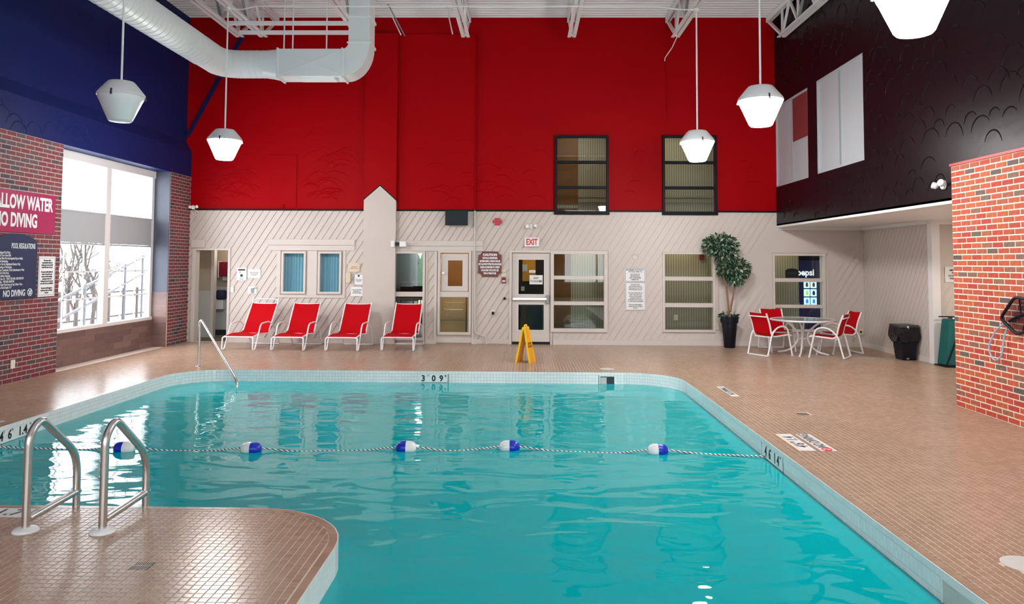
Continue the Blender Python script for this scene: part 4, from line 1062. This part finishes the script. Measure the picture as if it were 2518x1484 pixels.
t = thing('access_ramp', 'sloping ramp railing outside the big window', 'railing', (0, 0, -.4))
for z in (.4, .9): MB().bar((-11.5, 18.0, z), (-11.5, 24.0, z+1.6), .06).build('rail', 'dark_grey', t)
for k in range(7): MB().bar((-11.5, 18.0+k, 0), (-11.5, 18.0+k, .95+k*.266), .05).build('post', 'dark_grey', t)
hg = MB(); 
for k in range(60): hg.lathe([(.02, 0), (.6, .5), (.65, 1.5), (.4, 2.3), (.02, 2.6)], 7, c=(-8+R.uniform(0, 10), 27+R.uniform(0, 2), -.3), cap=False)
tag(hg.build('hedge', 'hedge', smooth=True), 'dark evergreen hedge outside the lobby glazing', 'hedge', kind='stuff')
hg2 = MB()
for k in range(90): hg2.lathe([(.02, 0), (.6, .5), (.7, 1.6), (.4, R.uniform(2.2, 3.0)), (.02, 3.3)], 7, c=(R.uniform(-16, -3.5), -15+R.uniform(-2, 1.5), -.4), cap=False)
tag(hg2.build('evergreen_screen', 'hedge', smooth=True), 'dark evergreen planting outside the windows opposite the red wall', 'hedge', kind='stuff')
rd = MB()
for k in range(160):
    x, y = R.uniform(-5, -1), R.uniform(24, 25.5); rd.bar((x, y, -.3), (x+R.uniform(-.2, .2), y, R.uniform(.4, 1.1)), .02)
tag(rd.build('dry_grass', 'reed'), 'dry tan reeds outside the lobby glazing', 'grass', kind='stuff')

# ================================================================ LOUNGERS
def lounger():
    t = thing('lounge_chair', '', 'lounge chair', group='red sling lounge chairs along the board wall')
    W = .285; r = .0135
    # side rails of the sling: front (y=0) to back; local +y runs to the wall
    def S_(s):
        return fillet([(s*W, .04, .265), (s*W, .35, .30), (s*W, .76, .275), (s*(W-.01), .80, .30), (s*(W-.01), 1.22, .87)], .08)
    for s in (-1, 1): MB().tube(S_(s), r).build('side_rail', 'frame_white', t, smooth=True)
    MB().tube([(-W, .04, .262), (W, .04, .262)], r).build('front_rail', 'frame_white', t, smooth=True)
    MB().tube([(-W+.01, 1.212, .845), (W-.01, 1.212, .845)], r*.8).build('top_rail', 'frame_white', t, smooth=True)
    for s in (-1, 1):
        X = s*(W+.025)
        MB().tube(fillet([(s*(W-.02), .04, .262), (X, .03, .25), (X, .005, .012), (X, .10, .014), (X, .36, .50), (X, .74, .515), (X, 1.02, .36), (X, 1.24, .02)], .09, 6), r).build('leg_arm_tube', 'frame_white', t, smooth=True)
    MB().tube(fillet([(-W-.025, 1.21, .07), (-W-.025, 1.25, .014), (W+.025, 1.25, .014), (W+.025, 1.21, .07)], .08), r).build('rear_floor_bar', 'frame_white', t, smooth=True)
    MB().tube([(-W, .72, .27), (W, .72, .27)], r*.9).build('cross_bar', 'frame_white', t, smooth=True)
    # sling
    prof = fillet([(0, .05, .272), (0, .35, .305), (0, .72, .285), (0, .82, .32), (0, 1.20, .845)], .10, 6)
    mb = MB(); n_ = len(prof)
    for off in (.006, -.006):
        for p in prof:
            for u_ in (-1, -.5, 0, .5, 1): mb.v.append((u_*(W-.008), p.y, p.z+off-.018*(1-u_*u_)))
    for L_ in range(2):
        for i in range(n_-1):
            for j in range(4):
                q = L_*n_*5+i*5+j; mb.f.append((q, q+1, q+6, q+5) if L_ == 0 else (q, q+5, q+6, q+1))
    mb.build('sling', 'sling_red', t, smooth=True)
    return t
l0 = lounger()
LP = [((-5.52, 14.78, 0), -.10, 'red sling lounge chair with a white head bar beside the open doorway'), ((-4.55, 14.76, 0), -.035, 'red sling lounge chair under the blue curtained office windows'),
      ((-3.51, 14.76, 0), -.055, 'red sling lounge chair partly in front of the pilaster'), ((-2.45, 14.86, 0), -.04, 'red sling lounge chair in front of the tall lobby window')]
for i, (p, a, lb) in enumerate(LP):
    o = l0 if i == 0 else copy_tree(l0)
    o.location = p; o.rotation_euler = (0, 0, a); o['label'] = lb
MB().tube(fillet([(-.27, 1.22, .80), (-.26, 1.25, .92), (-.2, 1.255, .935), (.2, 1.255, .935), (.26, 1.25, .92), (.27, 1.22, .80)], .05), .012).build('head_bar', 'frame_white', l0, smooth=True)
for s in (-1, 1): MB().tube([(s*.275, 1.22, .87), (s*.275, 1.255, .96)], .0135).build('rail_end', 'frame_white', l0, smooth=True)

# ================================================================ PATIO TABLE AND CHAIRS
t = thing('patio_table', 'round glass-topped white patio table among four red chairs', 'table', (5.34, 14.92, 0))
MB().tube([(.585*math.cos(a), .585*math.sin(a), .655) for a in [2*PI*i/48 for i in range(48)]], .018, 8, True).build('rim', 'frame_white', t, smooth=True)
MB().lathe([(.57, .66), (.57, .667)], 48).build('glass_top', 'glass_top', t)
MB().tube([(.08*math.cos(a), .08*math.sin(a), .30) for a in [2*PI*i/16 for i in range(16)]], .012, 6, True).build('hub_ring', 'frame_white', t, smooth=True)
for a in (4.24, 2.52, 5.71, 1.16):
    c, s = math.cos(a), math.sin(a)
    MB().tube(fillet([(.46*c, .46*s, .645), (.28*c, .28*s, .60), (.09*c, .09*s, .42), (.09*c, .09*s, .25), (.24*c, .24*s, .06), (.47*c, .47*s, .013)], .16, 6), .019).build('leg', 'frame_white', t, smooth=True)
def chair():
    t = thing('patio_chair', '', 'chair', group='red sling patio chairs around the round table')
    W, r = .225, .016          # +x is forward
    for s in (-1, 1):
        MB().tube(fillet([(-.30, s*W, .80), (-.22, s*W, .60), (-.17, s*W, .36), (.27, s*W, .395), (.30, s*W, .37)], .09, 6), r).build('sling_rail', 'frame_white', t, smooth=True)
        Y = s*(W+.035)
        MB().tube(fillet([(.30, Y, .0), (.18, Y, .54), (-.02, Y, .565), (-.20, Y, .44), (-.305, Y, .016)], .13, 7), r).build('leg_arm_tube', 'frame_white', t, smooth=True)
    MB().tube(fillet([(-.295, -W-.035, .06), (-.31, -W-.035, .016), (-.31, W+.035, .016), (-.295, W+.035, .06)], .07), r).build('rear_floor_bar', 'frame_white', t, smooth=True)
    for x, z in ((-.298, .735), (-.165, .35), (.26, .375)): MB().tube([(x, -W, z), (x, W, z)], r*.8).build('cross_bar', 'frame_white', t, smooth=True)
    prof = fillet([(-.305, 0, .80), (-.22, 0, .60), (-.17, 0, .372), (.27, 0, .40)], .10, 6)
    mb = MB(); n_ = len(prof)
    for off in (.005, -.005):
        for p in prof:
            for u_ in (-1, 0, 1): mb.v.append((p.x+off, u_*(W-.01), p.z+off-.01*(1-u_*u_)))
    for L_ in range(2):
        for i in range(n_-1):
            for j in range(2):
                q = L_*n_*3+i*3+j; mb.f.append((q, q+1, q+4, q+3) if L_ else (q, q+3, q+4, q+1))
    mb.build('sling', 'sling_red', t, smooth=True)
    return t
c0 = chair()
CP = [((4.66, 14.75), .46, 'red sling patio chair with its back turned to the potted ficus'), ((5.08, 15.66), -1.50, 'red sling patio chair between the round table and the snack window'),
      ((5.67, 14.47), 2.53, 'red sling patio chair turned side on, on the pool side of the table'), ((6.16, 15.16), 3.24, 'red sling patio chair nearest the alcove corner and wall outlet')]
for i, ((x, y), a, lb) in enumerate(CP):
    o = c0 if i == 0 else copy_tree(c0); o.location = (x, y, 0); o.rotation_euler = (0, 0, a); o['label'] = lb

# ================================================================ PLANT, BINS, SIGN
t = thing('potted_ficus', 'artificial variegated ficus with two leaf balls in a tall black pot', 'plant', (4.22, 15.98, 0))
MB().lathe([(.105, 0), (.112, .01), (.155, .50), (.155, .505), (.178, .51), (.188, .635), (.165, .637), (.16, .58), (.01, .58)], 32, cap=False).build('pot', 'black_plastic', t, smooth=True)
MB().tube(fillet([(.0, 0, .57), (-.03, 0, .95), (-.06, .0, 1.30), (-.11, .0, 1.45), (-.14, 0, 1.75), (-.08, 0, 1.95)], .1), [.028-.0006*i for i in range(26)][:len(fillet([(0, 0, 0)]*2+[(0, 0, 1)], .1))] if False else .02).build('trunk', 'bark', t, smooth=True)
MB().tube(fillet([(.01, 0, .57), (.04, .0, .85), (.10, 0, 1.15), (.13, 0, 1.42)], .1), .018).build('trunk', 'bark', t, smooth=True)
def foliage(c, rx, ry, rz, n_, low=.0):
    mb = MB(); rr = random.Random(int(c[2]*100))
    for _ in range(n_):
        while True:
            p = Vector((rr.uniform(-1, 1), rr.uniform(-1, 1), rr.uniform(-1, 1)))
            if .35 < p.length < 1: break
        q = Vector((c[0]+p.x*rx, c[1]+p.y*ry, c[2]+p.z*rz)); dr = (p+Vector((rr.uniform(-.5, .5), rr.uniform(-.5, .5), rr.uniform(-.9, .1)))).normalized()
        sd = dr.cross(Vector((rr.uniform(-1, 1), rr.uniform(-1, 1), rr.uniform(-.3, 1)))).normalized(); up = sd.cross(dr); L = rr.uniform(.075, .115); w_ = L*.27
        mb.add([q, q+dr*L*.45+sd*w_+up*.006, q+dr*L, q+dr*L*.45-sd*w_+up*.006, q+dr*L*.5], [(0, 1, 4), (1, 2, 4), (2, 3, 4), (3, 0, 4)])
    return mb
f1 = foliage((-.17, 0, 2.10), .34, .21, .21, 620); f1b = foliage((-.05, 0, 1.93), .22, .17, .20, 260)
f1.add(f1b.v, f1b.f); f1.build('foliage_ball', 'leaf', t, kind='stuff')
f2 = foliage((.10, 0, 1.62), .32, .20, .20, 560); f2b = foliage((.12, 0, 1.44), .18, .16, .15, 150)
f2.add(f2b.v, f2b.f); f2.build('foliage_ball', 'leaf', t, kind='stuff')
foliage((0, -.02, .64), .15, .13, .06, 110).build('foliage_base', 'leaf', t, kind='stuff')

t = thing('trash_bin', 'black trash bin with a bag hanging over its rim by the alcove wall', 'bin', (6.93, 14.22, 0))
def taper(x0, x1, y0, y1, z0, X0, X1, Y0, Y1, z1):
    return MB().add([(x0, y0, z0), (x1, y0, z0), (x1, y1, z0), (x0, y1, z0), (X0, Y0, z1), (X1, Y0, z1), (X1, Y1, z1), (X0, Y1, z1)], [(3, 2, 1, 0), (4, 5, 6, 7), (0, 1, 5, 4), (1, 2, 6, 5), (2, 3, 7, 6), (3, 0, 4, 7)])
taper(-.11, .14, -.14, .14, 0, -.17, .17, -.19, .19, .60).build('body', 'black_plastic', t, bevel=.02)
taper(-.185, .18, -.205, .205, .585, -.18, .175, -.20, .20, .635).build('lid', 'dark_grey', t, bevel=.012)
box(-.05, -.02, -.212, -.2, .575, .615).build('lid_tab', 'frame_white', t)
rr = random.Random(3); P = []; k = 24
mb = MB()
for lv, (z, g) in enumerate(((.592, .006), (.5, .006), (.42, .006), (.36, -.01))):
    for j in range(k):
        a = 2*PI*j/k; m_ = max(abs(math.cos(a)), abs(math.sin(a))); e = rr.uniform(-.012, .012)
        mb.v.append((math.cos(a)/m_*(.178+g+e), math.sin(a)/m_*(.2+g+e), z-(rr.uniform(0, .06) if lv == 3 else 0)))
for lv in range(3):
    for j in range(k): mb.f.append((lv*k+j, lv*k+(j+1) % k, (lv+1)*k+(j+1) % k, (lv+1)*k+j))
mb.build('bin_bag', 'bag', t, smooth=True)
taper(-.27, -.13, -.17, -.02, .33, -.20, -.15, -.15, -.04, .46).build('bag_bulge', 'bag', t, bevel=.02, smooth=True)
box(-.05, .0, -.165, -.14, .02, .045).build('pedal', 'chrome', t)

t = thing('laundry_hamper', 'green fabric folding hamper with a black strap by the hall wall', 'hamper', (7.31, 13.3, 0))
MB().add([(-.20, -.16, .02), (.24, -.16, .02), (.24, .18, .02), (-.20, .18, .02), (-.12, -.13, .80), (.2, -.13, .80), (.2, .15, .80), (-.12, .15, .80)], [(3, 2, 1, 0), (4, 5, 6, 7), (0, 1, 5, 4), (1, 2, 6, 5), (2, 3, 7, 6), (3, 0, 4, 7)]).build('fabric_bag', 'green_fabric', t, bevel=.03, smooth=True)
MB().bar((-.23, -.175, .01), (.12, -.15, .82), .02).build('strap', 'black_plastic', t); MB().bar((-.16, -.15, .83), (.3, -.15, .83), .018).build('frame_bar', 'black_plastic', t); MB().bar((-.16, .15, .83), (.3, .15, .83), .018).build('frame_bar', 'black_plastic', t)
MB().bar((.22, -.17, .0), (.17, -.15, .83), .02).build('frame_leg', 'black_plastic', t); box(-.23, .26, -.18, .2, 0, .02).build('foot_frame', 'black_plastic', t)
for x in (-.08, .1): MB().lathe([(.012, 0), (.02, .01), (.012, .025)], 10, c=(x, -.16, .81)).build('knob', 'frame_white', t)

t = thing('wet_floor_sign', 'folded yellow wet floor sign standing near the exit door', 'floor sign', (.02, 13.42, 0), -.33)
ang = .165/.60
for s, lb in ((-1, 'panel'), (1, 'panel')):
    # each leaf leans to the ridge at z=.60; leaf plane normal mostly along x
    b0, b1 = Vector((s*.125, -.135, 0)), Vector((s*.125, .135, 0)); t0, t1 = Vector((s*.012, -.105, .60)), Vector((s*.012, .105, .60))
    nrm = (t0-b0).cross(b1-b0).normalized()*.012*s
    lf = MB().ext([b0, b1, t1, t0], nrm).build('leaf_panel', 'orange_face', t)
    MB().bar(b0, t0, .03, .02).bar(b1, t1, .03, .02).bar(t0, t1, .03, .02).build('edge_rib', 'yellow', lf)
    tx = text('CAUTION\nWET FLOOR', .05, (0, 0, 0), 'back', lf, 'maroon', .8, .001); tx.rotation_euler = (PI/2-0, 0, s*PI/2); tx.location = (s*.082, 0, .30); tx.rotation_euler = Matrix(((0, -s*math.sin(.19)*1, s*math.cos(.19)), (s*1, 0, 0), (0, math.cos(.19), math.sin(.19)))).to_euler()
MB().tube(fillet([(0, -.06, .59), (0, -.06, .64), (0, .06, .64), (0, .06, .59)], .03), .013).build('handle', 'yellow', t, smooth=True)

# ================================================================ SKIMMER NET
t = thing('skimmer_net', 'black framed leaf skimmer net hanging on the orange brick wall with a blue cord loop', 'net', (5.26, 8.3, 1.2))
pts = [(-.02, .04, .18), (-.04, .26, -.06), (-.02, .02, -.215), (.0, -.35, -.10), (.0, -.40, .16)]
fp = fillet([pts[-1]]+pts+[pts[0]], .06)[1:-1]
MB().tube(fp[:-3], .017, 8, True).build('frame', 'black_plastic', t, smooth=True)
MB().add([(p[0]+.01, p[1], p[2]) for p in pts]+[(.03, -.1, -.02)], [(i, (i+1) % 5, 5) for i in range(5)]).build('netting', 'net_mesh', t)
MB().tube([(.02, .20, -.09), (.02, -.02, .0), (.02, -.30, .07)], .016).build('handle_socket', 'black_plastic', t, smooth=True)
MB().tube([(.02, .0, .0), (.02, .02, .16)], .008).tube([(.02, -.08, -.02), (.02, -.02, -.18)], .006).build('brace', 'black_plastic', t)
MB().tube(fillet([(.01, .24, -.10), (.0, .42, -.20), (-.01, .56, -.42), (-.01, .44, -.56), (-.01, .30, -.48), (.0, .27, -.25), (.01, .20, -.13)], .14, 7), .008).build('cord_loop', 'cord_blue', t, smooth=True)

# ================================================================ POOL FITTINGS
def grab(x, label):
    t = thing('grab_rail', label, 'grab rail', (x, 4.93, 0), group='stainless grab rails of the pool ladder')
    MB().tube(fillet([(0, 0, -.02), (0, .0, .60), (.01, .10, .69), (.015, .52, .36), (.02, .54, -.9)], .14, 8), .025, 14).build('tube', 'chrome', t, smooth=True)
    MB().tube([(.0, .02, .07), (.015, .55, .095)], .024, 12).build('lower_bar', 'chrome', t, smooth=True)
    MB().lathe([(.078, 0), (.078, .006), (.068, .018), (.028, .024)], 28).build('base_cover', 'sign_white', t, smooth=True)
grab(-3.165, 'stainless pool ladder grab rail beside the 1.7 depth marking'); grab(-2.672, 'stainless pool ladder grab rail on the floor drain side')
t = thing('hand_rail', 'stainless hand rail slanting down into the far corner of the pool', 'hand rail', (-5.31, 12.56, 0))
MB().tube(fillet([(0, 0, 0), (.0, -.0, .72), (.05, -.05, .76), (.98, -.92, -.09), (1.0, -.94, -.6)], .10, 7), .021, 12).build('tube', 'chrome', t, smooth=True)
MB().lathe([(.055, 0), (.055, .006), (.026, .02)], 20).build('base_cover', 'chrome', t, smooth=True)
# float line
YR = 7.82
fl = thing('float_line', 'blue and white float line stretched across the pool', 'float line', (0, YR, WL))
FXs = [(-4.0, 1, -.08), (-2.73, 0, -.06), (-1.19, 1, .05), (-.145, 0, .12), (1.345, 0, .03)]
pt = [(-5.38, -.05, .02)]
for x, s, dy in FXs: pt += [(x-.42, dy*.7-.01, -.004), (x-.07, dy, .035), (x+.07, dy, .035), (x+.42, dy*.7, -.004)]
pt += [(2.36, -.15, .02)]
MB().tube(fillet(pt, .12, 4), .0095, 6).build('rope', 'rope', fl, smooth=True)
for x, s, dy in FXs:
    prof = [(.018, 0), (.045, .012), (.062, .035), (.068, .06), (.066, .10)] 
    for side in (0, 1):
        m_ = 'float_blue' if side == s ^ 1 else 'float_white'
        # half float turned onto the x axis
        q = MB().lathe([(.067, 0), (.066, .04), (.056, .075), (.036, .096), (.014, .104)], 24).build('float_half', m_, fl, smooth=True)
        q.location = (x, dy, .025); q.rotation_euler = (0, PI/2 if side else -PI/2, 0)
# depth markings on the walls
t = thing('depth_marker', 'white 3 FT 0.9 M depth plate on the far pool wall', 'depth marker', (-1.43, PY1-.004, -.105)); box(-.22, .22, -.003, .002, -.070, .058).build('plate', 'tile_white', t)
[text(ch, .128, (dx, -.005, -.012), 'back', t, 'ink', .95, .004) for ch, dx in (('3', -.165), ('0', .0), ('9', .12))]; text('FT', .045, (-.085, -.005, .03), 'back', t, 'ink', .8); text('M', .045, (.188, -.005, .03), 'back', t, 'ink', .8, .001)
t = thing('depth_marker', 'white 1.4 M depth plate on the pool wall nearest the no diving tile', 'depth marker', (PX1-.004, 7.47, -.105)); box(-.003, .002, -.30, .30, -.070, .058).build('plate', 'tile_white', t)
text('4  6   1 4', .13, (-.005, 0, -.005), 'right', t, 'ink', .88, .003); text('FT', .035, (-.005, .155, .04), 'right', t, 'ink_grey', .8); text('IN', .035, (-.005, .025, .04), 'right', t, 'ink_grey', .8); text('M', .035, (-.005, -.25, .04), 'right', t, 'ink', .8)
t = thing('depth_marker', 'white 1.4 M depth plate on the shaded pool wall along the window side', 'depth marker', (PX0+.004, 8.14, -.105)); box(-.002, .003, -.33, .33, -.070, .058).build('plate', 'tile_white', t)
text('4  6   1.4', .13, (.005, 0, -.005), 'left', t, 'ink', .95, .003); text('FT', .04, (.005, -.155, .04), 'left', t, 'ink_grey', .8); text('IN', .04, (.005, -.02, .04), 'left', t, 'ink_grey', .8); text('M', .035, (.005, .275, .04), 'left', t, 'ink', .8)
# deck markings
def deckmark(label, x0, x1, y0, y1, body, size, rz, sx=.9, ring=False):
    t = thing('deck_marker', label, 'depth marker', ((x0+x1)/2, (y0+y1)/2, -.002)); box(-(x1-x0)/2, (x1-x0)/2, -(y1-y0)/2, (y1-y0)/2, 0, .003).build('plate', 'tile_white', t)
    text(body, size, (0, 0 if not ring else .05, .0035), 'floor', t, 'ink', sx, .002, rz=rz)
    if ring: MB().tube([(.045*math.cos(a), -.30+.045*math.sin(a), .004) for a in [2*PI*i/20 for i in range(20)]], .006, 5, True).bar((-.03, -.33, .004), (.03, -.27, .004), .01, .003).build('no_diving_symbol', 'exit_red', t)
deckmark("white 4'6\" 1.4 depth tile set in the deck beside the pool edge", 2.575, 2.705, 7.26, 7.94, "4'6\" 1.4", .15, PI/2, 1.0)
deckmark('white no diving tile with red ring set in the deck behind the depth tile', 2.755, 2.885, 7.26, 7.94, 'NO DIVING', .135, PI/2, .8, True)
deckmark('white no diving tile set in the deck near the far pool corner', 2.705, 2.805, 10.16, 10.94, 'NO DIVING', .11, PI/2, 1.)
deckmark('white 4\'6" depth tile in the deck on the window side of the pool', -5.69, -5.55, 7.56, 8.24, "4'6\" 1.4", .15, -PI/2, 1.0)
deckmark('white 1.7 depth tile in the deck beside the ladder grab rail', -3.94, -3.37, 5.19, 5.37, "5'6\" 1.7", .17, 0, .95)
# drains and lids
def grate(label, x, y, w_, n_=9):
    t = thing('floor_drain', label, 'drain', (x, y, -.002)); box(-w_, w_, -w_, w_, 0, .001).build('sump', 'ink', t)
    for k in range(n_): box(-w_+(2*w_)*(k+.1)/n_, -w_+(2*w_)*(k+.6)/n_, -w_, w_, .001, .003).build('bar', 'grille', t)
    box(-w_, w_, -.004, .004, .001, .0032).build('cross_bar', 'grille', t)
grate('square slotted floor drain near the ladder', -2.155, 4.40, .055); grate('square slotted floor drain in the brown deck by the orange brick wall', 3.215, 9.005, .065)
for x, y, r_, lb in ((2.90, 4.57, .135, 'large round pale skimmer lid in the deck by the near pool edge'), (1.35, 12.66, .12, 'round pale skimmer lid in the deck behind the far pool edge')):
    t = thing('deck_hatch', lb, 'cover', (x, y, -.002)); MB().lathe([(r_, 0), (r_, .004), (r_-.012, .006)], 36).build('cover', 'lid_grey', t); MB().lathe([(.012, .006), (.012, .0065)], 12, c=(r_*.55, 0, 0)).build('finger_hole', 'ink', t)
for loc, rz, lb in (((1.31, PY1, -.118), 0, 'dark skimmer opening in the far pool wall'), ((PX1, 4.31, -.105), -PI/2, 'pale skimmer opening in the near pool wall')):
    t = thing('wall_skimmer', lb, 'skimmer', loc, rz); w_ = .125 if rz == 0 else .18
    MB().box(-w_, w_, -.008, .0, .055, .07).box(-w_, -w_+.015, -.008, 0, -.08, .055).box(w_-.015, w_, -.008, 0, -.08, .055).build('frame', 'tile_white', t)
    box(-w_+.015, w_-.015, -.003, 0, -.08, .055).build('throat', 'throat_shade' if rz == 0 else 'lid_grey', t); box(-w_+.02, -.01, -.005, -.003, -.07, .04).build('weir_flap', 'lid_grey', t)  # throat is a flat plate; the far one has the opening's shade as its colour

# lettering becomes plain meshes
bpy.context.view_layer.update()
dg = bpy.context.evaluated_depsgraph_get()
for o in TEXTS:
    me = bpy.data.meshes.new_from_object(o.evaluated_get(dg)); me.name = 'lettering'
    if not me.materials: me.materials.append(o.data.materials[0])
    q = bpy.data.objects.new('lettering', me); C.objects.link(q); q.parent = o.parent
    q.location = o.location; q.rotation_euler = o.rotation_euler; q.scale = o.scale
for o in TEXTS: bpy.data.objects.remove(o)
